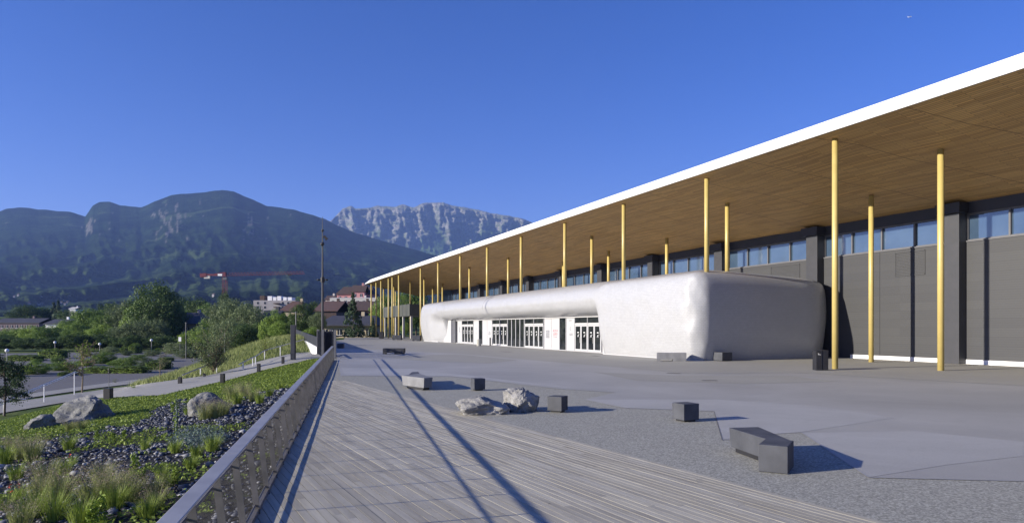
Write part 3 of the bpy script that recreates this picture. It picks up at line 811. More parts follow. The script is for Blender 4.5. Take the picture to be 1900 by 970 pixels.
def doors(p0, p1):
    a, b = s_at(p1, FX), s_at(p0, FX)
    for q in range(2):
        x0, x1 = lerp(a, b, q/2)+.04, lerp(a, b, (q+1)/2)-.04
        mb = MB(); mb.box(x0, x1, FX+.02, FX+.06, 2.98, 3.5, B); mb.build('transom_window', m_dglass, pav)
        mb = MB(); mb.box(x0-.05, x1+.05, FX-.07, FX+.09, 2.78, 2.94, B); mb.box(x0-.05, x0, FX-.07, FX+.09, .06, 3.5, B); mb.box(x1, x1+.045, FX-.07, FX+.09, .06, 3.5, B)
        mb.build('door_frame', m_panelw, pav)
        for h in range(2):
            y0, y1 = lerp(x0, x1, h/2)+.01, lerp(x0, x1, (h+1)/2)-.01
            mb = MB(); mb.box(y0, y0+.13, FX-.05, FX+.03, .07, 2.76, B); mb.box(y1-.13, y1, FX-.05, FX+.03, .07, 2.76, B)
            mb.box(y0+.13, y1-.13, FX-.05, FX+.03, .07, .25, B); mb.box(y0+.13, y1-.13, FX-.05, FX+.03, 2.6, 2.76, B)
            d = mb.build('door', m_panelw, pav)
            mb = MB(); mb.box(y0+.13, y1-.13, FX-.02, FX+.0, .25, 2.6, B); mb.build('glass', m_dglass, d)
            mb = MB(); yh = y1-.2 if h == 0 else y0+.2
            mb.tube([B(yh, FX-.09, .9), B(yh, FX-.09, 1.5)], .018, 6); mb.build('handle', m_steel, d)
            mb = MB(); mb.box((y0+y1)/2-.17, (y0+y1)/2+.17, FX-.026, FX-.021, 1.93, 2.01, B); mb.build('white_stripe', m_text_w, d)
            text("A'", .42, m_text_w, d, (y0+y1)/2, 1.5, FX-.022, italic=True)
p, c = panel(848, 856); text('A', 1.5, m_text_g, p, c, 1.6, FX-.024, sx=.55)
doors(856.5, 878)
p, c = panel(878, 887.5); text('1', .5, m_text_g, p, c, 2.1, FX-.024); text('E', .45, m_text_g, p, c, 1.5, FX-.024)
pane(887.5, 894.5)
p, c = panel(894.5, 903); p, c = panel(903, 912); text('HALL', .3, m_text_g, p, c, 1.7, FX-.024); text('ROCH', .3, m_text_g, p, c, 1.45, FX-.024)
doors(913, 941); pane(941, 972, 4); doors(973, 1008)
p, c = panel(1009, 1022); 
for q in range(7): text('EXPOSITION', .17, m_text_g, p, c, 2.05-q*.13, FX-.024)
p, c = panel(1022, 1037); text('ROCH', .42, m_text_r, p, c, 1.98, FX-.024, italic=True); text('EXPO', .42, m_text_r, p, c, 1.6, FX-.024, italic=True); text('PARC DES EXPOSITIONS', .09, m_text_r, p, c, 1.42, FX-.024)
pane(1037, 1049.5)
p, c = panel(1050, 1065); text('12', .5, m_text_g, p, c, 2.2, FX-.024, sx=.8); text('BAR', .42, m_text_g, p, c-.2, 1.6, FX-.024); text('ENTREE', .2, m_text_g, p, c, 3.15, FX-.024)
doors(1066, 1115)
# interior darkness behind glass is the panel itself

# ---------------------------------------------------------------- cast stone benches and blocks on the plaza
m_blocklit = M('sunlit_cast_stone', (.22,.222,.23), (.16,.162,.17), rough=.75, scale=2.2, bump=.25, bscale=30, bdist=.006)  # paler copy of the block stone, sunlight painted into the colour
def block(px0, px1, pyb, h, depth, rz, label, name='stone_cube', group='cast stone cubes on the plaza', y_ref=None):
    g = G((px0+px1)/2, pyb); w = (px1-px0)*g.y/F
    mb = MB(); wx = w/2
    mb.box(-wx, wx, -depth/2, depth/2, .05, h); 
    o = mb.build(name, m_block, None, world=False, bevel=.012)
    mb = MB(); mb.box(-wx+.06, wx-.06, -depth/2+.06, depth/2-.06, .006, .05); f = mb.build('foot', m_black, o, world=False)
    o.location = (g.x, g.y+depth/2, 0); o.rotation_euler = (0, 0, rz)
    return tag(o, label, 'seat', group)
def cube_at(px, py, size, h, rz, label):      # px,py of the nearest bottom corner
    g = G(px, py)
    mb = MB(); a = size/2; mb.box(-a, a, -a, a, .05, h); o = mb.build('stone_cube', m_block, None, world=False, bevel=.012)
    mb = MB(); mb.box(-a+.07, a-.07, -a+.07, a-.07, .006, .05); mb.build('foot', m_black, o, world=False)
    # nearest corner offset: try the four corners and shift
    cs = [Vector((x*math.cos(rz)-y*math.sin(rz), x*math.sin(rz)+y*math.cos(rz), 0)) for x in (-a, a) for y in (-a, a)]
    near = min(cs, key=lambda q: q.y)
    o.location = (g.x-near.x, g.y-near.y, 0); o.rotation_euler = (0, 0, rz)
    return tag(o, label, 'seat', 'cast stone cubes on the plaza')
cube_at(1269, 783.5, .50, .48, R(24), 'dark stone cube seat alone between the rocks and the big angled bench')
cube_at(1042, 766, .46, .47, R(62), 'grey stone cube seat just right of the white rocks')
cube_at(880, 725, .46, .48, R(22), 'dark stone cube seat between the white rocks and the bench by the railing shadows')
cube_at(1340, 670, .95, .65, R(24), 'small dark stone cube standing before the right end of the white pavilion')
cube_at(625, 646, .78, .55, R(5), 'small dark stone cube beside the end of the railing, before the fence')
# angled two-piece bench (near right)
def prism(mb, base, z0, z1, taper=None):
    n = len(base); V = [(p[0], p[1], z0) for p in base]+[((p if taper is None else taper[i])[0], (p if taper is None else taper[i])[1], z1) for i, p in enumerate(base)]
    fs = [tuple(range(n))[::-1], tuple(range(n, 2*n))] + [(i, (i+1) % n, (i+1) % n+n, i+n) for i in range(n)]
    mb.add(V, fs)
def wedge_bench(corner_px, rz, L1, L2, ang, h, w, label, grp='cast stone benches on the plaza', inv=False):
    """solid end block with a longer beam leaving it at an angle, undercut below"""
    g = G(*corner_px)
    root = empty('stone_bench', g, label, 'bench', grp, rz)
    mb = MB(); prism(mb, [(0,0),(L1,0),(L1+.0,w),(0,w)], .006, h); mb.build('end_block', m_block, root, world=False, bevel=.012)
    ca, sa = math.cos(ang), math.sin(ang)
    q0 = (L1*.02, w-.02); q1 = (L1-.02, w-.02)
    e = (q0[0]+L2*ca, q0[1]+L2*sa); f = (e[0]+w*sa*.9, e[1]-w*ca*.9)
    fx = (q1[0]+(f[0]-q1[0]), f[1])
    prism_pts = [q0, q1, f, e]
    if (q1[0]-q0[0])*(e[1]-q0[1])-(q1[1]-q0[1])*(e[0]-q0[0]) < 0: prism_pts = prism_pts[::-1]
    low = [(lerp(p[0], sum(z_[0] for z_ in prism_pts)/4, .06), lerp(p[1], sum(z_[1] for z_ in prism_pts)/4, .06)) for p in prism_pts]
    mb = MB(); prism(mb, low, .09, h-.004, prism_pts); mb.build('beam', m_block, root, world=False, bevel=.012)
    mb = MB(); c_ = (sum(z_[0] for z_ in prism_pts)/4, sum(z_[1] for z_ in prism_pts)/4)
    prism(mb, [(lerp(p[0], c_[0], .22), lerp(p[1], c_[1], .22)) for p in prism_pts], .006, .09); mb.build('foot', m_black, root, world=False)
    return root
# near bench: end block front-left corner (1407,874), front-right (1462,880)
g0 = G(1407, 874.5); g1 = G(1462, 880); rz = math.atan2(g1.y-g0.y, g1.x-g0.x); L1 = (g1-g0).length
wedge_bench((1407, 874.5), rz, L1, 1.42, R(129)-rz*0, .475, .72, 'large angled dark grey stone bench in the right foreground, casting a long shadow')
bo = G(787, 724.5)
root = empty('stone_bench', bo, 'sunlit-toned angled stone bench crossed by the railing shadows near the boardwalk corner', 'bench', 'cast stone benches on the plaza')
BP = [G(745,718.5)-bo, Vector((0,0,0)), G(803,723)-bo, G(778,714)-bo]
mb = MB(); prism(mb, [(lerp(p.x, -.3, .08), lerp(p.y, .5, .08)) for p in BP], .10, .50, [(p.x, p.y) for p in BP]); mb.build('end_block', m_blocklit, root, world=False, bevel=.012)
mb = MB(); prism(mb, [(lerp(p.x, -.2, .3), lerp(p.y, .5, .3)) for p in BP], .006, .10); mb.build('foot', m_black, root, world=False)
BQ = [G(756,716.3)-bo, G(779,713.5)-bo, G(776,708)-bo, G(764,708.5)-bo]
mb = MB(); prism(mb, [(p.x, p.y+.06) for p in BQ], .006, .46); mb.build('beam', m_block, root, world=False, bevel=.012)
# long dark bench
def long_bench(pxl, pxr, pyb, h, d, label, mat=m_block, rz=0, gap=True):
    g = G((pxl+pxr)/2, pyb); w = (pxr-pxl)*g.y/F
    root = empty('stone_bench', (g.x, g.y, 0), label, 'bench', 'cast stone benches on the plaza', rz)
    mb = MB(); prism(mb, [(-w/2, 0), (w/2, .0), (w/2+.05, d), (-w/2+.1, d)], .14, h); mb.build('beam', mat, root, world=False, bevel=.012)
    mb = MB(); prism(mb, [(-w/2+.01, .02), (-w/2+w*.13, .02), (-w/2+w*.13, d-.03), (-w/2+.12, d-.03)], .006, .14); mb.build('foot', mat, root, world=False)
    mb = MB(); prism(mb, [(w*.05, .02), (w/2-.01, .02), (w/2-.01, d-.03), (w*.05, d-.03)], .006, .14); mb.build('foot', mat, root, world=False)
    return root
m_blkdark = M('dark_stone_block', (.05,.052,.062), (.035,.037,.045), rough=.7, scale=2, bump=.2, bscale=20)  # darker stone tone for the long low benches
long_bench(710, 749, 657, .55, .8, 'long dark stone bench alone in the middle of the plaza near the railing shadows', m_blkdark)
long_bench(1219, 1273, 670, .62, .8, 'sunlit-toned grey stone bench before the front of the white pavilion', m_blocklit, rz=R(-8))
long_bench(728, 744, 630.5, .95, 1.4, 'low grey stone bench at the foot of the far left columns')
long_bench(765, 779, 632.5, 1.05, 1.4, 'low grey stone bench beside the left end of the white pavilion')
long_bench(622, 661, 625.3, .45, .8, 'very long low dark stone bench at the plaza edge under the fir', m_blkdark)
long_bench(663, 671, 625.5, .5, .8, 'short low dark stone bench before the white letter sign', m_blkdark)
# bins, totem
def totem(px, pyb, wpx, hpx, label, parts=2):
    g = G(px, pyb); k = g.y/F; w = wpx*k; h = hpx*k
    root = empty('litter_bin', (g.x, g.y, 0), label, 'bin')
    mb = MB(); mb.box(-w/2, -w*.03, 0, .5, .006, h); mb.build('left_body', m_black, root, world=False, bevel=.01)
    mb = MB(); mb.box(w*.03, w/2, .03, .5, .006, h+.02); mb.build('right_body', m_black, root, world=False, bevel=.01)
    mb = MB(); mb.box(-w*.03, w*.03, .06, .46, .006, h-.05); mb.build('spine', m_mull, root, world=False)
    mb = MB(); mb.bar((-w*.36, -.008, h*.86), (-w*.28, -.008, h*.82), .012, .03); mb.bar((-w*.34, -.008, h*.80), (-w*.12, -.008, h*.79), .012, .02); mb.build('white_mark', m_text_w, root, world=False)
    return root
totem(1526, 687, 23, 37, 'black twin litter bin standing just left of the nearest gold column')
g = G(707, 628); mb = MB(); mb.box(-.45, .45, 0, .9, .006, 1.45); mb.box(-.5, .5, -.05, .95, 1.45, 1.52); o = mb.build('litter_bin', m_black, None, world=False, bevel=.02); o.location = g; tag(o, 'black square litter bin at the foot of the far left columns', 'bin')
g = G(888.5, 641.5)
mb = MB(); hh = 12.5*g.y/F; mb.tube([(0,0,.006),(0,0,hh*.9),(0,0,hh)], [.30,.30,.27], 20); o = mb.build('litter_bin', m_stonebin, None, world=False); o.location = g; tag(o, 'pale round concrete bin before the narrow dark pane of the pavilion entrance', 'bin')
g = G(909.5, 640.5); mb = MB(); mb.tube([(0,0,.006),(0,0,1.0)], .1, 12); mb.sphere((0,0,1.0), .1); o = mb.build('bollard', m_black, None, world=False); o.location = g; tag(o, 'small dark bollard before the second set of pavilion doors', 'bollard')

# ---------------------------------------------------------------- boulders
def boulder(px, pyb, wpx, hpx, dep, seed, label, mat, ground=None, grp=None, rough=.28, flat=1., rz=0):
    g = G(px, pyb) if ground is None else ray(px, pyb)
    k = g.y/F; w = wpx*k; h = hpx*k*1.15
    import bmesh
    bm = bmesh.new(); bmesh.ops.create_icosphere(bm, subdivisions=5, radius=1)
    rs = random.Random(seed); of = Vector((rs.uniform(0,50), rs.uniform(0,50), rs.uniform(0,50)))
    planes = [(Vector((rs.uniform(-1,1), rs.uniform(-1,1), rs.uniform(-.5,1))).normalized(), rs.uniform(.62,.86)) for _ in range(11)]
    for q in bm.verts:
        p = q.co.copy()
        for nn, dd in planes[:8]:
            ex = p.dot(nn)-dd
            if ex > 0: p -= nn*ex*.92
        f = noise.fractal(q.co*1.6+of, .9, 2.1, 6)*rough + (1-abs(noise.noise(q.co*3+of))*2)*.05
        p += q.co*f*.6
        q.co = Vector((p.x*w/1.6, p.y*dep/1.6, p.z*h/1.6*1.0))
    me = bpy.data.meshes.new('boulder'); bm.to_mesh(me); bm.free(); me.materials.append(mat)
    xsn = min(v_.co.x for v_ in me.vertices); xsx = max(v_.co.x for v_ in me.vertices); zmx = max(v_.co.z for v_ in me.vertices); zmn = min(v_.co.z for v_ in me.vertices)
    sx = w/(xsx-xsn)
    for v_ in me.vertices:
        v_.co.x = (v_.co.x-(xsn+xsx)/2)*sx; v_.co.z = (v_.co.z-zmn)/(zmx-zmn)*h*1.45 - h*.57
    o = bpy.data.objects.new('boulder', me); COL.objects.link(o); o.location = (g.x, g.y+dep*.35, g.z); o.rotation_euler = (0, 0, rz)
    for p in me.polygons: p.use_smooth = False
    return tag(o, label, 'boulder', grp)
boulder(895, 769, 106, 33, 1.1, 5, 'low white limestone boulder at the edge of the boardwalk', m_rock, grp='boulders')
boulder(966, 764, 72, 44, 1.0, 11, 'tall pointed white limestone boulder leaning on the low one', m_rock, grp='boulders')
boulder(140, 783, 118, 46, 1.9, 21, 'largest grey boulder on the grass slope at the left', m_rock2, ground=1, grp='boulders')  # this and the next boulder take darker rock as painted shading
boulder(64, 797, 52, 27, .9, 33, 'small pale boulder left of the largest one on the slope', m_rock2, ground=1, grp='boulders')
boulder(382, 768, 82, 38, 1.4, 41, 'rounded lichened boulder beside the slate chippings near the railing', m_rock2, ground=1, grp='boulders', rough=.15)

# ---------------------------------------------------------------- left side: path, parking
low = [(590,664),(560,672),(500,685),(430,705),(300,735),(150,742),(0,768),(-140,794),(-320,830)]
upp = [(590,653),(545,656),(500,666),(450,680),(390,697),(250,716),(150,729),(0,750),(-140,772),(-320,800)]
def dens(P, m):
    L_ = [0]
    for a, b in zip(P, P[1:]): L_.append(L_[-1]+math.dist(a, b))
    out = []
    for k in range(m+1):
        q = L_[-1]*k/m
        for i in range(len(P)-1):
            if q <= L_[i+1]+1e-6:
                t = (q-L_[i])/(L_[i+1]-L_[i]); out.append((lerp(P[i][0], P[i+1][0], t), lerp(P[i][1], P[i+1][1], t))); break
    return out
NL = 70
lo3 = [ray(*p) for p in dens(low, NL)]; up3 = [ray(*p) for p in dens(upp, NL)]
lo3[0] = Vector((railx(57)-.15, 57, 0)); up3[0] = Vector((railx(66)-.15, 66, 0))
V = []; NA = 8
for a, b in zip(lo3, up3):
    for j in range(NA+1):
        x, y = lerp(a.x, b.x, j/NA), lerp(a.y, b.y, j/NA); V.append((x, y, T(x, y)+.07 if y < 500 else 0))
tag(mesh_obj('path', V, [(i*(NA+1)+j, i*(NA+1)+j+1, (i+1)*(NA+1)+j+1, (i+1)*(NA+1)+j) for i in range(NL) for j in range(NA)], m_path, smooth=True), kind='structure')
GARDEN = [(p.x, p.y) for p in lo3] + [(-24, 3), (railx(3), 3), (railx(57), 57)]
# parking sheet
ppx = [(-500,740),(-500,657),(60,655),(300,650.5),(415,652),(432,663),(330,686),(330,700),(255,713),(100,727)]
sheet('parking_road', [G(p[0], p[1], -4.5) for p in ppx], -4.47, m_asph)
def pk(px, py): return G(px, py, -4.46)
lm = MB()
for a, b in (((95,741),(62,752)),):
    pass
for a, b in (((415,664.5),(458,662)), ((340,684),(352,683)), ((250,713),(275,706)), ((40,741),(62,736.5))):
    p = pk(*a); q = pk(*b); lm.bar((p.x,p.y,-4.462), (q.x,q.y,-4.462), .3, .004)
tag(lm.build('road_marking', m_white), kind='structure')
# gravel strip / kerb between steps and parking
kp = dens([(-200,768),(0,747),(110,731),(170,722),(260,711),(330,699),(372,694)], 40); kq = dens([(-200,752),(0,738),(110,724),(180,714),(270,703),(330,693),(372,690)], 40)
V = []
for a, b in zip(kp, kq):
    a = ray(*a); b = ray(*b)
    for j in range(5):
        x, y = lerp(a.x, b.x, j/4), lerp(a.y, b.y, j/4); V.append((x, y, T(x, y)+.09))
tag(mesh_obj('gravel_strip', V, [(i*5+j, i*5+j+1, (i+1)*5+j+1, (i+1)*5+j) for i in range(40) for j in range(4)], m_path), kind='structure')

# ---------------------------------------------------------------- foliage generators
def quads(cen, nor, size, rng, asp=1.0):
    n = len(cen); nor = nor/np.maximum(1e-6, np.linalg.norm(nor, axis=1, keepdims=True))
    a = rng.normal(size=(n,3)); u = np.cross(nor, a); u /= np.maximum(1e-6, np.linalg.norm(u, axis=1, keepdims=True)); w = np.cross(nor, u)
    s = (size*rng.uniform(.6, 1.3, n))[:, None]/2
    V = np.stack([cen-u*s, cen+w*s*.6*asp, cen+u*s, cen-w*s*.6*asp], 1).reshape(-1, 3)
    return V, np.arange(4*n).reshape(n, 4)
def crown_pts(seed, rx, ry, h, z0, ncl, nl, crad, shape='round', flatb=.25):
    rng = np.random.default_rng(seed); C = []; Nn = []; RR = []
    for k in range(ncl):
        while True:
            p = rng.uniform(-1, 1, 3)
            if np.linalg.norm(p) < 1 and np.linalg.norm(p) > .35*rng.random()**.3: break
        if shape == 'round':
            c = np.array([p[0]*rx*.82, p[1]*ry*.82, z0+h*(.5+.5*p[2]*.86)])
            if p[2] < -.4: c[:2] *= .75
        elif shape == 'cone':
            t = rng.random()**1.5; a = rng.uniform(0, 2*math.pi); r = (1-t)*rx*rng.uniform(.35, 1)
            c = np.array([r*math.cos(a), r*math.sin(a), z0+h*t*.97])
        cr_ = crad*rng.uniform(.6, 1.35)*(1 if shape != 'cone' else (.35+.65*(1-(c[2]-z0)/h)))
        d = rng.normal(size=(nl, 3)); d /= np.linalg.norm(d, axis=1, keepdims=True)
        rad = rng.uniform(.45, 1, (nl, 1))**.5
        q = c + d*rad*cr_*np.array([1, 1, .72 if shape != 'cone' else .35])
        C.append(q); Nn.append(d+rng.normal(size=(nl,3))*.45 + np.array([0,0,.35])); RR.append(np.full(nl, rng.random())*.5+rng.random(nl)*.5)
    return np.concatenate(C), np.concatenate(Nn), np.concatenate(RR), rng
def crown_mesh(name, mat, seed, shape, size, ncl, nl, crad, z0=.22):
    C, Nn, RR, rng = crown_pts(seed, .5, .5, 1-z0, z0, ncl, nl, crad, shape)
    V, Fq = quads(C, Nn, size, rng)
    o = mesh_obj(name, V, Fq, mat, attr=RR); me = o.data; bpy.data.objects.remove(o); return me
def trunk_mesh(seed, top=.75, rad=.022, mat=None):
    rs = random.Random(seed); mb = MB()
    pts = [(0,0,-.02),(.01,.005,.15),(-.01,.01,.35),(.01,0,top)]; mb.tube(pts, [rad*1.3, rad, rad*.75, rad*.25], 8)
    for k in range(7):
        z = rs.uniform(.2, .6); a = rs.uniform(0, 6.28); l = rs.uniform(.15, .33)
        mb.tube([(0,0,z),(l*.5*math.cos(a), l*.5*math.sin(a), z+l*.35),(l*math.cos(a), l*math.sin(a), z+l*.9)], [rad*.5, rad*.3, rad*.1], 5)
    o = mb.build('trunk', mat or m_bark); me = o.data; bpy.data.objects.remove(o); return me
KM = {'dark': m_leafd, 'broad': m_leafm, 'light': m_leafl, 'silver': m_leafs, 'pine': m_leafc}
crowns = {}
for i, (k, mt) in enumerate(KM.items()):
    if k == 'pine': crowns[k] = [crown_mesh('crown', mt, 90+j, 'cone', .045, 150, 34, .13, .06) for j in range(2)]
    else: crowns[k] = [crown_mesh('crown', mt, 10*i+j, 'round', .030 if k != 'silver' else .027, 105, 120, .135, .10) for j in range(3)]
crowns['column'] = [crown_mesh('crown', m_leafl, 77, 'round', .05, 60, 40, .14, .1)]
trunks = [trunk_mesh(s_) for s_ in range(3)]
ORD = ['first','second','third','fourth','fifth','sixth','seventh','eighth','ninth','tenth','eleventh','twelfth','thirteenth','fourteenth','fifteenth','sixteenth','seventeenth','eighteenth','nineteenth','twentieth']
def ordn(i): return ORD[i] if i < 20 else 'twenty-' + ORD[i-20] if i < 29 else 'thirtieth' if i == 29 else 'thirty-' + ORD[i-30]
def tree(px, ytop, Y, wpx, kind, label, group, name='tree', trunk=True, zb=None):
    x = (px-CX)*Y/F; z = T(x, Y) if zb is None else zb
    h = (HY-ytop)/F*Y + EYE - z; w = wpx*Y/F*1.28
    me = random.choice(crowns[kind])
    root = empty(name, (x, Y, z), label, 'tree' if trunk else 'bush', group, random.uniform(0, 6.28))
    root.scale = (w, w, h)
    c_ = bpy.data.objects.new('crown', me); COL.objects.link(c_); c_.parent = root
    if trunk:
        t_ = bpy.data.objects.new('trunk', random.choice(trunks)); COL.objects.link(t_); t_.parent = root
    return root
desc = {'dark': 'dark green dense tree', 'broad': 'mid green round tree', 'light': 'light green leafy tree', 'silver': 'grey green feathery tree', 'pine': 'dark conifer', 'column': 'slender pale green tree'}
TR = {
 'far trees behind the left houses': [(30,585,450,50,'dark'),(55,563,430,62,'dark'),(82,568,440,50,'broad'),(100,560,430,28,'pine'),(108,556,420,26,'pine'),(127,572,400,44,'dark'),(150,580,390,44,'broad'),(200,558,380,44,'dark'),(188,575,340,50,'dark'),(228,562,390,40,'dark')],
 'treeline behind the parking': [(-25,612,240,60,'light'),(10,608,250,56,'light'),(38,606,245,44,'broad'),(62,602,240,46,'light'),(88,603,235,50,'broad'),(112,599,240,50,'light'),(128,590,250,44,'broad'),(146,596,230,50,'broad'),(168,568,245,58,'broad'),(196,580,235,52,'broad'),(190,600,215,50,'light'),(216,572,240,48,'silver'),(236,556,235,62,'silver'),(262,560,225,60,'light'),(286,521,220,84,'dark'),(318,543,226,56,'dark'),(256,548,228,44,'dark'),(305,545,215,60,'dark'),(258,590,205,56,'silver'),(290,590,205,48,'silver'),(232,598,205,50,'silver')],
 'clump behind the bare shrub': [(340,552,310,66,'dark'),(368,552,300,50,'dark'),(335,568,290,50,'broad'),(384,560,270,36,'broad'),(352,612,200,36,'light'),(372,606,190,34,'light'),(398,585,210,56,'broad'),(418,548,205,60,'silver'),(417,538,270,26,'dark'),(440,551,190,72,'silver'),(462,556,185,56,'silver'),(430,590,165,60,'silver'),(455,598,160,54,'dark'),(476,596,170,44,'dark'),(400,612,170,40,'broad')],
 'trees above the grass mound': [(486,590,118,14,'column'),(512,573,165,42,'light'),(536,578,168,44,'broad'),(520,594,150,40,'light'),(564,560,150,46,'dark'),(590,576,140,34,'silver'),(556,550,330,50,'broad'),(582,556,330,44,'dark'),(548,592,150,34,'dark')],
 'trees behind the far columns': [(697,558,205,26,'light'),(712,543,215,32,'broad'),(692,588,175,20,'pine'),(748,538,230,40,'broad'),(772,535,230,50,'broad'),(752,595,186,16,'light'),(728,575,215,40,'dark'),(676,592,190,18,'broad')],
}
TR['far trees behind the left houses'] = [t for t in TR['far trees behind the left houses']]
for gname, lst in TR.items():
    order = sorted(range(len(lst)), key=lambda i: lst[i][0])
    for r_, i in enumerate(order):
        px, yt, Y, w, k = lst[i]
        tree(px, yt, Y, w, k, '%s, %s from left in the %s' % (desc[k], ordn(r_), gname), 'trees: ' + gname)
tree(655, 541, 170, 36, 'pine', 'tall dark fir tree standing between the mast and the first columns', None, 'fir_tree')
tree(579, 605, 92, 30, 'light', 'round bright green bush behind the dark ramp fence', None, 'bush', False)
# dark bushes added to stand in for shade under the treeline
xs_ = list(range(-20, 320, 22))
for i, px in enumerate(xs_):
    tree(px, 622+random.uniform(-5, 6), 199+random.uniform(-3, 3), 40, 'dark', 'dark low bush added as treeline shade, %s from the left along the back of the parking' % ordn(i), 'added shade bushes behind the parking', 'bush', False)
# hedges
def hedge_mesh(seed):
    rng = np.random.default_rng(seed); n = 2600
    p = rng.uniform(-.5, .5, (n, 3)); p[:, 2] = rng.random(n)
    f = rng.integers(0, 5, n); nn = np.zeros((n, 3))
    for i in range(n):
        if f[i] < 3: p[i, 2] = 1 - .12*rng.random()**2; nn[i] = (0, 0, 1)
        elif f[i] == 3: p[i, 1] = -.5+.1*rng.random(); nn[i] = (0, -1, .3)
        else: p[i, 0] = (-.5 if rng.random() < .5 else .5); nn[i] = (np.sign(p[i, 0]), 0, .3)
    edge = (1 - .5*np.maximum(0, np.abs(p[:, 0])*2-.75)**1*1.5)*(1-.45*np.maximum(0, np.abs(p[:,1])*2-.5))
    for i in range(n): p[i, 2] *= edge[i]*(.85+.25*noise.noise(Vector((p[i,0]*4+seed, p[i,1]*3, 0))))
    p[:, 1] *= np.where(np.abs(p[:, 0]) > .4, .85, 1)
    V, Fq = quads(p, nn+rng.normal(size=(n,3))*.5, .07, rng); 
    # solid core
    k = len(V); mb = MB()
    o = mesh_obj('hedge', V, Fq, m_hedge, attr=rng.random(n)); me = o.data; bpy.data.objects.remove(o); return me
hms = [hedge_mesh(s_) for s_ in range(4)]
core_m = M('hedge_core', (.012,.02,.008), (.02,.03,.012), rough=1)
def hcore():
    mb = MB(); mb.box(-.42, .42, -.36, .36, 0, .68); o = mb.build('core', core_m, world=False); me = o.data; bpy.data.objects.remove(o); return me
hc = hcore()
HG = [(18,78,660,670),(77,122,650,665),(96,120,664,676),(42,92,677,696),(87,139,675,689),(173,214,658,676),(161,273,682,693),(206,256,667,683),(188,221,646,658),(220,240,646,655),(244,259,640,656),(260,281,668,685),(278,313,671,686),(238,272,660,669),(321,377,652,665),(296,352,640,657),(345,377,655,664),(409,443,637,654),(0,30,676,700),(262,300,652,661),(140,175,670,680)]
HG += [(286,296,648,655),(229,243,652,660),(190,205,650,657),(150,172,655,662),(60,78,668,676),(300,318,664,671),(352,372,644,650),(205,222,671,680),(120,136,691,698),(424,440,645,652)]
HG.sort()
for i, (a, b, yt, yb) in enumerate(HG):
    g = G((a+b)/2, yb, -4.5); w = (b-a)*g.y/F; h = max(.6, (yb-yt)*g.y/F*1.25)
    dp = 3.0 + i % 3
    g.y += dp/2; g.x = ((a+b)/2-CX)*g.y/F
    root = empty('hedge', (g.x, g.y, -4.48), 'low clipped green hedge in the parking, %s from the left' % ordn(i), 'hedge', 'hedges in the parking')
    root.scale = (w, dp, h)
    pair = (('leaves', random.choice(hms)), ('core', hc))
    if i % 3 != 1:
        cm_ = random.choice(crowns['light'] + crowns['silver'] + crowns['broad'])
        pair = (('leaves', cm_),); root.location.z -= h*.3; root.scale = (w*1.15, dp*1.15, h*1.35)
    for nme, me in pair:
        o = bpy.data.objects.new(nme, me); COL.objects.link(o); o.parent = root

# lamps with globe
for px, yg, yb, lab in ((13,650,676,'largest and leftmost'),(102,635,654,'second from the left'),(185,638,655,'third from the left'),(281,631,655,'rightmost')):
    g = G(px, yb, -4.5); h = (yb-yg)*g.y/F; r_ = .36
    root = empty('globe_lamp', g, 'white globe lamp on a thin post in the parking, %s' % lab, 'lamp', 'globe lamps in the parking')
    mb = MB(); mb.tube([(0,0,0),(0,0,h-r_*.7)], .06, 8); mb.build('post', m_steel, root, world=False)
    mb = MB(); mb.sphere((0,0,h), r_); mb.build('globe', m_white, root, world=False, smooth=True)
# bollards on the path
for px, yb, hpx, wpx, lab in ((201,742,19,12,'largest black path bollard, right of the big boulder'),(334,713,11,6,'small black bollard on the far edge of the path, above the rounded boulder'),(413,712,16,7,'black path bollard third from the right along the garden'),(480,691,14,5.5,'black path bollard second from the right along the garden'),(525,676,12,4.5,'black path bollard nearest to the tall black pillar'),(379,700,5,4,'very short black bollard beside the middle handrail')):
    g = ray(px, yb); k = g.y/F
    mb = MB(); w = wpx*k/2; mb.box(-w, w, -w, w, -.05, hpx*k+.07); mb.box(-w*1.05, w*1.05, -w*1.05, w*1.05, hpx*k+.07, hpx*k+.10)
    o = mb.build('bollard', m_black, None, world=False, bevel=.01); o.location = g; tag(o, lab, 'bollard', 'bollards along the path')
# black pillar
g = ray(544, 669); g.z = T(g.x, g.y)
mb = MB(); mb.box(-.17, .17, -.17, .17, 0, 2.9); o = mb.build('pillar', m_dark, None, world=False, bevel=.01); o.location = g; tag(o, 'tall square black pillar standing beside the path', 'pillar')
mb = MB(); mb.box(-.35, .35, -.3, .3, 0, .1); p_ = mb.build('base', m_path, o, world=False)
# round sign on post
g = ray(202, 722); h = 38*g.y/F
root = empty('sign_post', g, 'black oval sign on a thin grey post behind the path bollard', 'sign')
mb = MB(); mb.tube([(0,0,0),(0,0,h)], .03, 8); mb.build('post', m_mull, root, world=False)
mb = MB(); mb.sphere((0,-.03,h-.12), .09, sc=(1,.4,2.2)); mb.sphere((0,-.03,h-.45), .08, sc=(1,.4,1.8)); mb.build('plate', m_black, root, world=False)
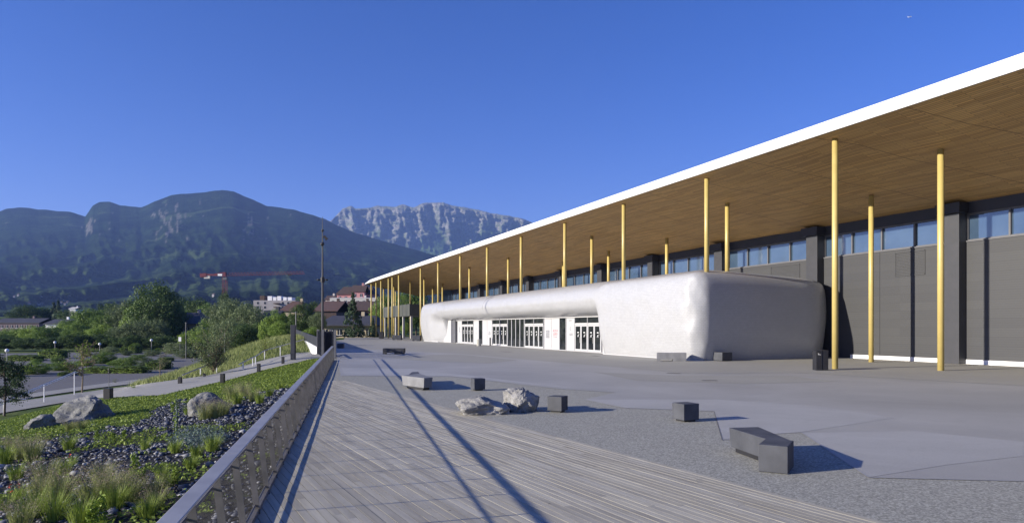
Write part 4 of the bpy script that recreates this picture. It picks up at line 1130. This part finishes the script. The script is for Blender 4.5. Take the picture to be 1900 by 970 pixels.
# parking signs / posts
for i, (px, yt, yb, wp, hp, lab) in enumerate(((334,625,660,5,8,'white sign board on a post at the left of the parking entrance'),(368,628,652,6,7,'white rectangular sign board on a post at the right of the parking entrance'),(341,637,650,3,3,'tiny white sign plate between the two sign boards'))):
    g = G(px, yb, -4.5); k = g.y/F
    root = empty('sign', g, lab, 'sign')
    mb = MB(); mb.tube([(0,0,0),(0,0,(yb-yt)*k)], .05, 6); mb.build('post', m_mull, root, world=False)
    mb = MB(); mb.box(-wp*k/2, wp*k/2, -.1, -.05, (yb-yt-hp)*k, (yb-yt)*k); mb.build('board', m_white, root, world=False)
for px, yt, yb, lab in ((345,598,632,'thin grey lamp post before the white building'),(417,617,640,'thin post with a small blue sign in the clump'),(549,578,617,'pale thin post at the head of the ramp fence')):
    Y = 150 if px < 500 else 112; x = (px-CX)*Y/F; z = T(x, Y)
    mb = MB(); ht = (HY-yt)*Y/F+EYE-z; mb.tube([(0,0,0),(0,0,ht)], .09, 8); mb.tube([(-.25,0,ht-.1),(.25,0,ht-.1)], .06, 6); o = mb.build('lamp_post', m_mull, None, world=False); o.location = (x, Y, z); tag(o, lab, 'post')
# handrails
def handrail(posts, ends, label, double=False, drop=.28):
    P = [ray(px, yb) for px, yt, yb in posts]; H_ = [(yb-yt)*p.y/F for (px, yt, yb), p in zip(posts, P)]
    root = empty('handrail', P[0], label, 'handrail', 'white handrails along the path')
    tops = [p+Vector((0,0,h)) for p, h in zip(P, H_)]
    for p, tp in zip(P, tops):
        mb = MB(); mb.bar(p-Vector((0,0,.1)), tp-Vector((0,0,.05)), .09, .06, up=(1,0,0)); mb.build('post', m_white, root)
    d0 = (tops[0]-tops[1]).normalized(); d1 = (tops[-1]-tops[-2]).normalized()
    line = [tops[0]+d0*ends[0]] + tops + [tops[-1]+d1*ends[1]]
    mb = MB(); mb.tube(line, .045, 8); mb.build('rail', m_steel if not double else m_white, root)
    if double:
        mb = MB(); mb.tube([p+Vector((.12,.25,-.05)) for p in line], .035, 8); mb.build('rail', m_white, root)
handrail([(7,745,771),(82,713,747),(138,690,733)], (3, .3), 'long white double handrail descending at the left edge beside the steps', True)
handrail([(372,682,699),(402,670,692)], (3.5, .6), 'short white handrail in the middle of the path edge')
handrail([(451,672,687),(469,663,680),(474,661,677),(491,650,668),(520,642,662)], (2.0, 3.0), 'upper white handrail along the grass slope towards the mast')

# ---------------------------------------------------------------- ramp wall, dark fence, mast
def ramp_piece():
    a = Vector(((592-CX)*66/F, 66, 0)); b = Vector(((548-CX)*112/F, 112, 0))
    root = empty('ramp_wall', a, 'low white retaining wall with dark fence panels beside the ramp behind the pillar', 'wall')
    for q in range(8):
        p0 = a.lerp(b, q/8); p1 = a.lerp(b, (q+1)/8-.002)
        za, zb_ = lerp(.55, 1.25, q/8), lerp(.55, 1.25, (q+1)/8)
        d = (p1-p0).normalized(); n_ = Vector((-d.y, d.x, 0))*.15
        mb = MB(); mb.hexa([p0-n_+Vector((0,0,-1.5)), p0+n_+Vector((0,0,-1.5)), p1+n_+Vector((0,0,-1.5)), p1-n_+Vector((0,0,-1.5)), p0-n_+Vector((0,0,za)), p0+n_+Vector((0,0,za)), p1+n_+Vector((0,0,zb_)), p1-n_+Vector((0,0,zb_))])
        mb.build('wall_section', m_white, root)
        n2 = n_*.3; tp = .95
        mb = MB(); mb.hexa([p0-n2+Vector((0,0,za)), p0+n2+Vector((0,0,za)), p1+n2+Vector((0,0,zb_)), p1-n2+Vector((0,0,zb_)), p0-n2+Vector((0,0,za+tp)), p0+n2+Vector((0,0,za+tp)), p1+n2+Vector((0,0,zb_+tp)), p1-n2+Vector((0,0,zb_+tp))])
        mb.build('fence_panel', m_dark, root)
ramp_piece()
root = empty('slat_fence', G(612, 650), 'dark vertical slat gate and fence panels at the end of the railing', 'fence')
pts = [((590-CX)*66/F, 66), ((599-CX)*58/F, 58), ((613-CX)*63/F, 63), ((621.5-CX)*54/F, 54)]
for (x0, y0), (x1, y1) in zip(pts, pts[1:]):
    L_ = math.dist((x0,y0), (x1,y1)); mb = MB(); n_ = int(L_/.22)
    for q in range(n_):
        t = (q+.5)/n_; x = lerp(x0, x1, t); y = lerp(y0, y1, t); mb.bar((x, y, -.5), (x, y, 2.15), .12, .035, up=(x1-x0, y1-y0, 0))
    mb.build('slats', m_dark, root)
    mb = MB(); mb.bar((x0,y0,.35),(x1,y1,.35),.05,.08); mb.bar((x0,y0,1.95),(x1,y1,1.95),.05,.08); mb.build('rail', m_dark, root)
    mb = MB(); mb.box(x0-.1, x0+.1, y0-.1, y0+.1, -.5, 2.3); mb.build('post', m_mull, root)
mb = MB(); mb.box(pts[-1][0]-.08, pts[-1][0]+.08, pts[-1][1]-.08, pts[-1][1]+.08, -.2, 2.3); mb.build('post', m_mull, root)
MY = 84.; mx = (598.5-CX)*MY/F; mz = T(mx, MY)
mast = empty('mast', (mx, MY, mz), 'very tall thin dark mast carrying spotlights and cameras', 'mast')
ht = (HY-402)*MY/F+EYE-mz
mb = MB(); mb.tube([(0,0,-1),(0,0,ht*.4),(0,0,ht*.78),(0,0,ht*.92),(0,0,ht)], [.17,.14,.09,.05,.02], 10); mb.build('pole', m_dark, mast, world=False)
def mh(py): return (HY-py)*MY/F+EYE-mz
for py in (519,):
    for s_ in (-1, 1):
        mb = MB(); mb.bar((0,0,mh(py)), (s_*.45,0,mh(py)+.05), .07, .07); mb.sphere((s_*.5,-.05,mh(py)), .2, 8, 6, (1.1,.8,.6)); mb.build('spotlight', m_black, mast, world=False)
    mb = MB(); mb.tube([(0,0,mh(py)-.3),(0,0,mh(py)+.3)], .26, 10); mb.build('clamp', m_black, mast, world=False)
mb = MB(); mb.bar((0,0,mh(440)), (.25,0,mh(440)), .06, .06); mb.bar((.2,0,mh(438)), (.55,0,mh(444)), .3, .3); mb.build('camera', m_black, mast, world=False)
mb = MB(); mb.sphere((0,-.1,mh(453)), .24, 10, 8); mb.build('dome_camera', m_black, mast, world=False)
mb = MB(); mb.sphere((0,0,mh(428)), .17, 8, 6); mb.build('sensor', m_black, mast, world=False)

# ---------------------------------------------------------------- buildings
def gable(name, px0, px1, y_eave, y_ridge, Y, depth, wall, roof, label, rz=0, zb=None, hip=.15, wins=0, winrow=1, cat='house', over=.6, roofx=1.0):
    x0, x1 = (px0-CX)*Y/F, (px1-CX)*Y/F; xm = (x0+x1)/2; w = (x1-x0)
    z0 = (T(xm, Y) if zb is None else zb) - 2
    ze = (HY-y_eave)*Y/F+EYE; zr = (HY-y_ridge)*(Y+depth/2)/F+EYE
    root = empty(name, (xm, Y, z0), label, cat); root.rotation_euler = (0, 0, rz)
    he = ze-z0; hr_ = zr-z0
    mb = MB(); mb.box(-w/2, w/2, 0, depth, 0, he); 
    if hip < .05: mb.add([(-w/2,0,he),(-w/2,depth,he),(-w/2,depth/2,hr_-.2),(w/2,0,he),(w/2,depth,he),(w/2,depth/2,hr_-.2)], [(0,1,2),(3,5,4)])
    mb.build('wall', wall, root, world=False)
    o_ = over; a = w/2*roofx+o_; rdg = a*(1-hip*2) if hip >= .05 else a
    mb = MB(); th = .25
    vs = [(-a,-o_,he-.1),(a,-o_,he-.1),(a,depth+o_,he-.1),(-a,depth+o_,he-.1),(-rdg,depth/2,hr_),(rdg,depth/2,hr_)]
    vs2 = [(x, y, z+th) for x, y, z in vs]
    mb.add(vs+vs2, [(6,7,11,10),(8,9,10,11),(7,8,11),(9,6,10),(0,4,5,1),(2,5,4,3),(1,5,2),(3,4,0),(0,1,7,6),(1,2,8,7),(2,3,9,8),(3,0,6,9)])
    rf = mb.build('roof', roof, root, world=False)
    mb = MB(); mb.box(w*.15, w*.15+.9, depth*.5-.4, depth*.5+.4, hr_-.6, hr_+1.3); mb.build('chimney', wall, rf, world=False)
    if wins:
        for rr in range(winrow):
            for q in range(wins):
                cx_ = -w/2 + w*(q+.5)/wins; zt = he-1.0-rr*3.0; 
                mb = MB(); mb.box(cx_-.6, cx_+.6, -.06, .05, zt-1.5, zt); wo = mb.build('window', m_win, root, world=False)
                mb = MB(); mb.box(cx_-.72, cx_+.72, -.1, -.0, zt-1.62, zt-1.5); mb.box(cx_-.05, cx_+.05, -.09, -.065, zt-1.5, zt); mb.build('sill', m_white, wo, world=False)
    return root
b_ = gable('apartment_building', 625, 692, 546, 533, 330, 14, m_pink, m_roofbr, 'pink apartment building with brown roof above the pale terrace, behind the fir', wins=6, winrow=2, cat='apartment building', hip=.12)
gable('house', 653, 676, 541, 530, 326, 9, m_pink, m_roofbr, 'projecting pink gabled wing in the middle of the apartment building', hip=.0, wins=2, winrow=2)
b_ = gable('low_block', 612, 704, 553.5, 553, 318, 10, m_cream, m_cream, 'long cream flat-roofed block below the pink apartments', wins=8, winrow=1, cat='building', hip=.0, over=.1)
gable('barn', 585, 624, 577, 560, 240, 22, m_roofbr, m_roofre, 'large red-brown tiled barn roof just behind the mast', hip=.0, cat='barn')
gable('house', 640, 690, 576, 560, 260, 14, m_roofbr, m_roofbr, 'wide brown roofed house below the pink apartments', hip=.0)
gable('house', 520, 562, 577, 560, 260, 14, m_tan, m_roofre, 'red-brown roofed house right of the unfinished block', hip=.3)
gable('house', 604, 618, 556, 549, 345, 10, m_cream, m_roofbr, 'small cream house beside the pink apartments', hip=.0, wins=2)
pv_ = gable('pavilion', 597, 690, 604, 587, 185, 18, m_tan, m_slate, 'low pale yellow pavilion with wide dark slate roof before the fir', hip=.12, wins=7, winrow=1, cat='pavilion', over=1.4, zb=-.3)
mb = MB(); 
cb_ = empty('concrete_block', ((510-CX)*300/F, 300, T(-100, 300)-2), 'unfinished grey concrete apartment block with white formwork on top', 'building')
k = 300/F
def cbx(name, p0, p1, yt, yb, d0, d1, mat, par):
    mb = MB(); mb.box((p0-CX)*k, (p1-CX)*k, 300+d0, 300+d1, EYE+(HY-yb)*k, EYE+(HY-yt)*k); return mb.build(name, mat, par)
cbx('wall', 470, 548, 557, 625, 0, 14, m_greyc, cb_)
cbx('core', 479, 487, 548, 557, 2, 8, m_roofbr, cb_)
for a, b, yt in ((495,503,549),(505,511,551),(513,520,549),(524,530,551),(533,540,551)): cbx('formwork', a, b, yt, 557, 1, 6, m_white, cb_)
for r_ in range(3):
    for a in (477, 490, 523, 533): 
        o = cbx('window', a, a+3, 560+r_*8, 564+r_*8, -.1, .1, m_win, cb_)
cbx('balcony', 509, 520, 562, 563.5, -1.2, 0, m_roofbr, cb_); cbx('balcony', 509, 520, 569, 570.5, -1.2, 0, m_roofbr, cb_)
gable('house', 482, 508, 600, 577, 190, 12, m_slate, m_slate, 'dark slate roofed house below the unfinished block', hip=.0)
gable('office_building', 318, 366, 601, 581, 226, 14, m_greyc, m_slate, 'white walled building with dark hipped roof behind the trees', hip=.25, wins=4, winrow=1, cat='building', over=1.2)  # white wall given the concrete grey, its shade put into the colour
gable('house', 84, 117, 601, 593, 300, 14, m_white, m_slate, 'white gabled house with dark roof behind the left treeline', hip=.0)
gable('row_house', -10, 72, 599, 591, 340, 14, m_mauve, m_slate, 'long pinkish terrace of houses with dark roof at the far left', hip=.0, wins=9, winrow=2, cat='house')
gable('house', 128, 140, 573, 570, 700, 12, m_white, m_cream, 'tiny white far house above the left treeline', hip=.0)
# small far villages on the slope
rs = random.Random(3); vill = []
for i in range(26):
    px = rs.choice([rs.uniform(20, 130), rs.uniform(330, 560)]); py = rs.uniform(546, 566)
    vill.append((px, py))
vill.sort()
hill_me = bpy.data.objects['hills']
dg = bpy.context.evaluated_depsgraph_get()
for i, (px, py) in enumerate(vill):
    d = Vector(((px-CX)/F, 1, (HY-py)/F)).normalized()
    ok, loc, nn, fi = hill_me.ray_cast(Vector((0, 0, EYE)), d)
    if not ok: continue
    mb = MB(); w = rs.uniform(4, 7); mb.box(-w/2, w/2, -4, 4, -3, 4.5)
    h_ = mb.build('house', m_greyc, None, world=False); h_.location = loc; h_.rotation_euler = (0, 0, rs.uniform(-.5, .5))
    mb = MB(); mb.add([(-w/2-.5,-4.5,4.4),(w/2+.5,-4.5,4.4),(w/2+.5,4.5,4.4),(-w/2-.5,4.5,4.4),(-w/2-.5,0,7.5),(w/2+.5,0,7.5)], [(0,1,5,4),(2,3,4,5),(0,4,3),(1,2,5),(3,2,1,0)]); mb.build('roof', m_roofbr, h_, world=False)
    tag(h_, 'tiny pale far house on the valley slope, %s from the left' % ordn(i), 'house', 'far village houses')

# crane
CY = 400.; k = CY/F
cr_ = empty('tower_crane', ((417-CX)*k, CY, T(-150, CY)), 'red tower crane with long lattice jib above the trees', 'crane')
def cp(px, py, dy=0): return Vector(((px-CX)*k, CY+dy, EYE+(HY-py)*k))
mb = MB(); w = 1.0
zb_ = T(-150, CY); z = zb_; zt = cp(417, 513).z; x0 = (417-CX)*k
for sx in (-w, w):
    for sy in (-w, w): mb.bar((x0+sx, CY+sy, zb_), (x0+sx, CY+sy, zt), .28, .28)
q = 0
while z < zt-2:
    for sy in (-w, w): mb.bar((x0-w if q % 2 else x0+w, CY+sy, z), (x0+w if q % 2 else x0-w, CY+sy, z+2.2), .18, .18)
    z += 2.2; q += 1
mb.build('tower', m_red, cr_)
mb = MB(); a, b = cp(417, 511.5), cp(565, 508); n_ = 26
for i in range(n_):
    p0, p1 = a.lerp(b, i/n_), a.lerp(b, (i+1)/n_); pm = (p0+p1)/2+Vector((0,0,1.5))
    for sy in (-.6, .6):
        o2 = Vector((0, sy, 0)); mb.bar(p0+o2, p1+o2, .13, .13); mb.bar(p0+o2, pm, .08, .08); mb.bar(p1+o2, pm, .08, .08)
    if i: mb.bar(pm-(p1-p0), pm, .12, .12)
mb.build('jib', m_red, cr_)
mb = MB(); mb.bar(cp(374, 509.5), cp(417, 510.5), 1.4, 1.1); mb.bar(cp(372, 511), cp(384, 510), 1.7, 2.2); mb.bar(cp(398, 508.5), cp(417, 505.5), .5, .5); mb.build('counter_jib', m_red, cr_)
mb = MB(); mb.bar(cp(379, 514), cp(390, 514), 1.2, 1.8); mb.build('counterweight', m_cream, cr_)
mb = MB(); mb.bar(cp(405, 510), cp(413, 510), 1.5, 1.2); mb.build('machine_box', m_white, cr_)
mb = MB(); mb.bar(cp(414.5, 517), cp(422, 517), 2.4, 1.3); mb.build('slewing_platform', m_mull, cr_)
mb = MB(); mb.bar(cp(417, 513), cp(417, 505), 1.6, 1.6); mb.build('cab', m_red, cr_)
mb = MB(); mb.bar(cp(534, 510), cp(541, 510), 1, .8); mb.build('trolley', m_black, cr_)

# ROCHEXPO sign and small things by it
g = G(677, 623.5)
sg = empty('letter_sign', (g.x, g.y, 0), 'white free-standing letters reading ROCHEXPO on a low base near the first columns', 'sign')
cu = bpy.data.curves.new('t', 'FONT'); cu.body = 'ROCHEXPO'; cu.size = 1.35; cu.extrude = .12; cu.offset = .03; cu.align_x = 'CENTER'; cu.resolution_u = 2
to = bpy.data.objects.new('t', cu); COL.objects.link(to); bpy.context.view_layer.update()
me = bpy.data.meshes.new_from_object(to.evaluated_get(bpy.context.evaluated_depsgraph_get())); bpy.data.objects.remove(to)
wds = max(v_.co.x for v_ in me.vertices)*2; tw = 23*g.y/F
mesh_obj('letters', [(v_.co.x*tw/wds, -v_.co.z, v_.co.y*1.0+.55) for v_ in me.vertices], [tuple(p.vertices) for p in me.polygons], m_text_w, sg, world=False)
mb = MB(); mb.box(-tw/2-.1, tw/2+.1, -.3, .5, .0, .5); mb.build('base', m_white, sg, world=False)
mb = MB(); mb.box(-.5, .4, -.4, -.3, .1, 1.6); mb.build('red_figure', m_text_r, sg, world=False)
g = G(682, 622.0); mb = MB(); mb.box(-1.2, 1.2, 0, .25, 0, 4.6); o = mb.build('blue_panel', m_blue, None, world=False, bevel=.05); o.location = g; tag(o, 'upright blue banner panel behind the white letters', 'banner')
# small aircraft
Yp = 5200.; k = Yp/F; x = (1688-CX)*k; z = EYE+(HY-32)*k
pl = empty('airplane', (x, Yp, z), 'tiny white airliner high in the sky at the upper right', 'airplane')
mb = MB(); mb.tube([(-17,0,-2),(-12,0,-1.4),(12,0,1.6),(17,0,2.4)], [.4,2.0,2.0,.5], 10); mb.build('fuselage', m_white, pl, world=False)
mb = MB(); mb.hexa([(-3,-16,0),(1,-16,0),(5,0,.4),(-4,0,-.4),(-3,-16,.4),(1,-16,.4),(5,0,.9),(-4,0,.1)]); mb.hexa([(-4,0,-.4),(5,0,.4),(1,16,0),(-3,16,0),(-4,0,.1),(5,0,.9),(1,16,.4),(-3,16,.4)]); mb.build('wing', m_white, pl, world=False)
mb = MB(); mb.hexa([(-16,-.2,-1),(-12,-.2,-.5),(-12,.2,-.5),(-16,.2,-1),(-18,-.2,5),(-15,-.2,5),(-15,.2,5),(-18,.2,5)]); mb.build('tail_fin', m_white, pl, world=False)

# ---------------------------------------------------------------- twiggy trees near the path
def twig_tree(px, yb, ytop, wpx, seed, label, mat, leaves=0, lmat=None, nmain=9, bushy=False, name='tree', droop=0.):
    g = ray(px, yb); h = (yb-ytop)*g.y/F; w = wpx*g.y/F/2
    rs = random.Random(seed); mb = MB(); tips = []
    if not bushy: mb.tube([(0,0,-.1),(w*.05,0,h*.35),(0,0,h*.7),(w*.03,0,h)], [h*.017,h*.013,h*.008,h*.002], 7)
    def br(p, d, l, r_, dep):
        pts = [p]; q = p.copy(); dd = d.copy()
        for i in range(4):
            dd = (dd + Vector((rs.uniform(-.35,.35), rs.uniform(-.35,.35), rs.uniform(-.2,.3)-droop))).normalized(); q = q + dd*l/4; pts.append(q.copy())
        mb.tube(pts, [r_*(1-.2*i) for i in range(5)], 4, caps=False); tips.extend(pts[1:])
        if dep > 0:
            for _ in range(4): br(pts[rs.randint(1,4)], (dd+Vector((rs.uniform(-1,1), rs.uniform(-1,1), rs.uniform(-.3,.6)))).normalized(), l*.5, r_*.55, dep-1)
    for i in range(nmain):
        a = rs.uniform(0, 6.28); z = (0 if bushy else rs.uniform(.25, .85)*h)
        up = rs.uniform(.2, .8) if not bushy else rs.uniform(2.0, 4.5)
        d = Vector((math.cos(a), math.sin(a), up)).normalized()
        br(Vector((0, 0, z)), d, (w if not bushy else h*.62)*rs.uniform(.8, 1.1)*(1-.4*z/h), h*.010, 2)
    root = empty(name, g, label, 'tree' if not bushy else 'shrub')
    mb.build('branches', mat, root, world=False)
    if leaves:
        rng = np.random.default_rng(seed); tp = np.array([t_[:] for t_ in tips]); c_ = tp[rng.integers(0, len(tp), leaves)] + rng.normal(size=(leaves,3))*h*.03
        V, Fq = quads(c_, rng.normal(size=(leaves,3)), h*.03, rng); mesh_obj('foliage', V, Fq, lmat, root, world=False, attr=rng.random(leaves))
    return root
twig_tree(152, 729, 636, 66, 3, 'bare brown twiggy young tree beside the end of the left handrail', m_barkp, 900, m_lime, 24)
twig_tree(8, 772, 652, 80, 6, 'young dark pine tree at the left edge of the photo', m_bark, 7000, m_leafc, 16, droop=.12)
twig_tree(398, 694, 600, 56, 9, 'tall bushy shrub with bare pale twigs above the middle handrail', m_barkp, 5200, m_leafs, 14, bushy=True, name='shrub')
twig_tree(296, 706, 655, 40, 14, 'thin pale leafless sapling between the parking hedges', m_barkp, 600, m_leafs, 8)
twig_tree(214, 711, 700, 22, 19, 'small spiky green shrub beside the black oval sign', m_barkp, 900, m_leafm, 8, bushy=True, name='shrub')
twig_tree(490, 660, 622, 26, 22, 'loose light green shrub on the grass mound', m_barkp, 1500, m_lime, 8, bushy=True, name='shrub')

# ---------------------------------------------------------------- garden: ground cover, chippings, tufts
rng = np.random.default_rng(5)
def garden_pts(n, y0=3.5, y1=57):
    out = []
    while len(out) < n:
        y = y0 + (y1-y0)*rng.random()**1.25; x = rng.uniform(-33, railx(y)-.12)
        if not (-33 < x < railx(y)-.12): continue
        if inpoly(x, y, GARDEN): out.append((x, y))
    return out
def stonep(x, y):
    p = proj(x, y, T(x, y)); a = inpoly(p[0]+ fbm(x*.6, y*.6)*22, p[1]+fbm(y*.7, x*.7, 3)*16, STONE_PX)
    return a
ico = None
import bmesh
bm = bmesh.new(); bmesh.ops.create_icosphere(bm, subdivisions=1, radius=1); icoV = np.array([q.co[:] for q in bm.verts]); bm.verts.index_update(); icoF = np.array([[q.index for q in f.verts] for f in bm.faces]); bm.free()
SV = []; SF = []; SR = []; kk = 0
cv = []
for (x, y) in garden_pts(44000):
    if stonep(x, y):
        veg = fbm(x*.45+7, y*.45, 1.5, 4)
        if y < 22 and veg > .16: cv.append((x, y)); continue
        s_ = rng.uniform(.03, .065)*(1+ (rng.random() < .05)*1.0)
        v_ = icoV*rng.uniform(.7, 1.25, (12, 3)) * np.array([1.25, .9, .55])*s_
        a, b = rng.uniform(0, 6.28), rng.uniform(-.6, .6)
        Rm = np.array(Matrix.Rotation(a, 3, 'Z') @ Matrix.Rotation(b, 3, 'X'))
        SV.append(v_@Rm.T + np.array([x, y, T(x, y)+s_*.25])); SF.append(icoF+kk); kk += 12; r_ = rng.random()**1.2; SR += [r_]*len(icoF)
    else: cv.append((x, y))
tag(mesh_obj('slate_chippings', np.concatenate(SV), np.concatenate(SF), m_stones, attr=SR), 'loose dark slate chippings covering the planting bed beside the railing', 'stones', kind='stuff')
# leafy cover
def leaf_cover(pts, per, size, hgt, spread):
    P = np.array([(x, y, T(x, y)) for x, y in pts]); P = np.repeat(P, per, 0)
    d = rng.normal(size=P.shape)*np.array([spread, spread, 0]); P = P+d; P[:, 2] += rng.random(len(P))*hgt
    return P
pc = [p for p in garden_pts(26000, 8, 57) if not stonep(*p)] + cv
P = leaf_cover(pc, 4, .05, .10, .07)
V, Fq = quads(P, rng.normal(size=P.shape)*.6+np.array([0,0,1.]), .085, rng)
tag(mesh_obj('ground_cover', V, Fq, m_ivy, attr=rng.random(len(P))), 'low leafy green ground cover over the slope between railing and path', 'ground cover', kind='stuff')
# meadow grass on mound + verge
def blades(pts, h, w, per, spread=.05, lean=.3):
    P = np.repeat(np.array(pts), per, 0); n = len(P); P = P + rng.normal(size=P.shape)*np.array([spread, spread, 0])
    a = rng.uniform(0, 6.28, n); dx = np.stack([np.cos(a), np.sin(a), 0*a], 1)*w/2
    hh = h*rng.uniform(.5, 1.2, n); tip = P + rng.normal(size=P.shape)*np.array([lean, lean, 0])*hh[:, None] + np.stack([0*a, 0*a, hh], 1)
    V = np.stack([P-dx, P+dx, tip], 1).reshape(-1, 3); return V, np.arange(3*n).reshape(n, 3)
mp = []
PATHP = [(p.x, p.y) for p in lo3] + [(p.x, p.y) for p in up3[::-1]]
while len(mp) < 9000:
    y = rng.uniform(30, 125); L_ = rng.uniform(1.5, 22); x = railx(y)-L_/.973
    if inpoly(x, y, GARDEN) or inpoly(x, y, PATHP): continue
    if y < 66 and L_ < 4: continue
    mp.append((x, y, T(x, y)))
V, Fq = blades(mp, .45, .05, 5, .25)
tag(mesh_obj('meadow_grass', V, Fq, m_grass, attr=rng.random(len(Fq))), 'rough yellow green meadow grass on the bank beyond the path', 'grass', kind='stuff')

# tuft prototypes
def proto_tuft(kind, seed):
    r_ = np.random.default_rng(seed); n = {'feather': 240, 'green': 260, 'blue': 420, 'lime': 200, 'poppy': 110}[kind]
    a = r_.uniform(0, 6.28, n); rad = r_.random(n)**.6*.16
    base = np.stack([rad*np.cos(a), rad*np.sin(a), 0*a], 1)
    hh = r_.uniform(.5, 1., n)*(.62 if kind != 'lime' else .7); out = r_.uniform(.2, .9, n)
    if kind in ('feather', 'green', 'poppy'):
        mid = base + np.stack([np.cos(a)*out*.12, np.sin(a)*out*.12, hh*.6], 1); tip = base + np.stack([np.cos(a)*out*.34, np.sin(a)*out*.34, hh], 1)
        dx = np.stack([-np.sin(a), np.cos(a), 0*a], 1)*.0045
        V = np.stack([base-dx, base+dx, mid+dx*.8, mid-dx*.8, mid-dx*.8, mid+dx*.8, tip+dx*.1, tip-dx*.1], 1).reshape(-1, 3); Fq = np.arange(8*n).reshape(2*n, 4)
    else:
        c = base*2.0 + np.stack([r_.normal(size=n)*.10, r_.normal(size=n)*.10, hh*.62*r_.random(n)**.7], 1)
        if kind == 'lime':
            c = base*.6; c[:, 2] = hh*r_.random(n)**.8
        V, Fq = quads(c, r_.normal(size=(n,3)), .06 if kind == 'blue' else .085, r_, .8)
    out_ = [('leaves', V, Fq, {'feather': m_grass, 'green': m_ivy, 'blue': m_blueg, 'lime': m_lime, 'poppy': m_ivy}[kind])]
    if kind == 'feather':
        m_ = 1100; idx = r_.integers(0, n, m_); tipz = base[idx] + np.stack([np.cos(a[idx])*out[idx]*.34, np.sin(a[idx])*out[idx]*.34, hh[idx]], 1) + r_.normal(size=(m_,3))*np.array([.03,.03,.06])
        V, Fq = quads(tipz, r_.normal(size=(m_,3)), .024, r_, .5); out_.append(('plume', V, Fq, m_straw))
    if kind == 'poppy':
        c = []; 
        for q in range(3):
            p0 = np.array([r_.uniform(-.2,.2), r_.uniform(-.2,.2), r_.uniform(.4,.6)]); c += [p0 + r_.normal(size=3)*.018 for _ in range(6)]
        V, Fq = quads(np.array(c), r_.normal(size=(len(c),3)), .05, r_, 1.2); out_.append(('flower', V, Fq, m_orange))
    res = []
    for nm, V, Fq, mt in out_:
        o = mesh_obj(nm, V, Fq, mt, attr=r_.random(len(Fq))); res.append((nm, o.data)); bpy.data.objects.remove(o)
    return res
PT = {k_: [proto_tuft(k_, 50+i) for i in range(2)] for k_ in ('feather', 'green', 'blue', 'lime', 'poppy')}
KD = {'feather': 'feathery tan seeded grass clump', 'green': 'arching green grass clump', 'blue': 'blue grey rounded herb cushion', 'lime': 'upright lime green weed', 'poppy': 'leafy plant with red poppy flowers'}
tufts = []
def tf_(px, py, sc, k_): tufts.append((px, py, sc, k_))
for q in [(430,742,1.2,'feather'),(452,735,1.2,'feather'),(470,745,1.,'feather'),(400,775,1.25,'feather'),(380,778,1.2,'feather'),(415,770,1.,'feather'),(350,770,.8,'green'),(440,750,1.,'green'),(482,748,.9,'green'),
          (130,800,.8,'feather'),(150,798,.7,'feather'),(40,850,1.1,'feather'),(60,855,1.2,'feather'),(10,860,1.1,'green'),(128,835,.9,'green'),(20,835,.8,'feather'),(85,900,1.1,'feather'),(110,930,1.1,'feather'),(60,960,1.,'green'),(190,900,1.,'feather'),(200,930,1.1,'feather'),(225,915,.9,'feather'),(170,940,1.,'feather'),(215,945,.9,'green'),(240,930,.9,'feather'),(100,965,1.,'green'),(75,930,1.,'feather'),(150,975,.9,'green'),
          (355,812,1.2,'blue'),(385,815,1.2,'blue'),(370,830,1.1,'blue'),(340,825,1.,'blue'),(405,820,.9,'blue'),(395,838,.9,'green'),(365,850,.7,'green'),(325,840,.7,'green'),(270,835,.6,'green'),(320,765,.8,'lime'),(355,870,.6,'green'),
          (250,885,.9,'lime'),(262,905,.8,'lime'),(240,910,.7,'lime'),(185,975,.9,'lime'),(170,985,.8,'lime'),(300,890,.6,'green'),(310,905,.6,'green'),(180,815,.7,'lime'),(210,820,.6,'lime'),(230,815,.6,'lime'),(135,862,.55,'poppy'),(10,945,.8,'poppy'),(35,925,.6,'poppy'),(325,900,.7,'lime'),(290,945,.7,'feather'),(275,960,.7,'green'),(370,745,.6,'feather'),(500,735,.8,'green'),(520,722,.7,'green'),(120,880,.8,'green'),(40,980,.9,'feather'),(30,890,.8,'green'),(285,920,.7,'feather')]: tf_(*q)
tufts.sort()
cnt = {}
for px, py, sc, k_ in tufts:
    g = ray(px, py); i = cnt.get(k_, 0); cnt[k_] = i+1
    root = empty({'feather':'grass_clump','green':'grass_clump','blue':'herb_cushion','lime':'weed','poppy':'poppy_plant'}[k_], g, '%s in the bed, %s such from the left' % (KD[k_], ordn(i)), 'grass' if k_ in ('feather', 'green') else 'plant', KD[k_] + 's', random.uniform(0, 6.28))
    sc *= .86; root.scale = (sc*1.2, sc*1.2, sc)
    for nm, me in random.choice(PT[k_]):
        o = bpy.data.objects.new(nm, me); COL.objects.link(o); o.parent = root
# tall single stalk (mullein)
g = ray(327, 812); root = empty('flower_stalk', g, 'single tall pale green flower stalk rising from the blue grey herbs', 'plant')
hs = 80*g.y/F; mb = MB(); mb.tube([(0,0,0),(.02,0,hs*.6),(0,0,hs)], [.03,.022,.01], 6); mb.build('stem', m_blueg, root, world=False)
rg2 = np.random.default_rng(8); c_ = np.stack([rg2.normal(size=260)*.035, rg2.normal(size=260)*.035, rg2.random(260)*hs], 1)
V, Fq = quads(c_, rg2.normal(size=(260,3)), .06, rg2); mesh_obj('leaves', V, Fq, m_lime, root, world=False, attr=rg2.random(260))
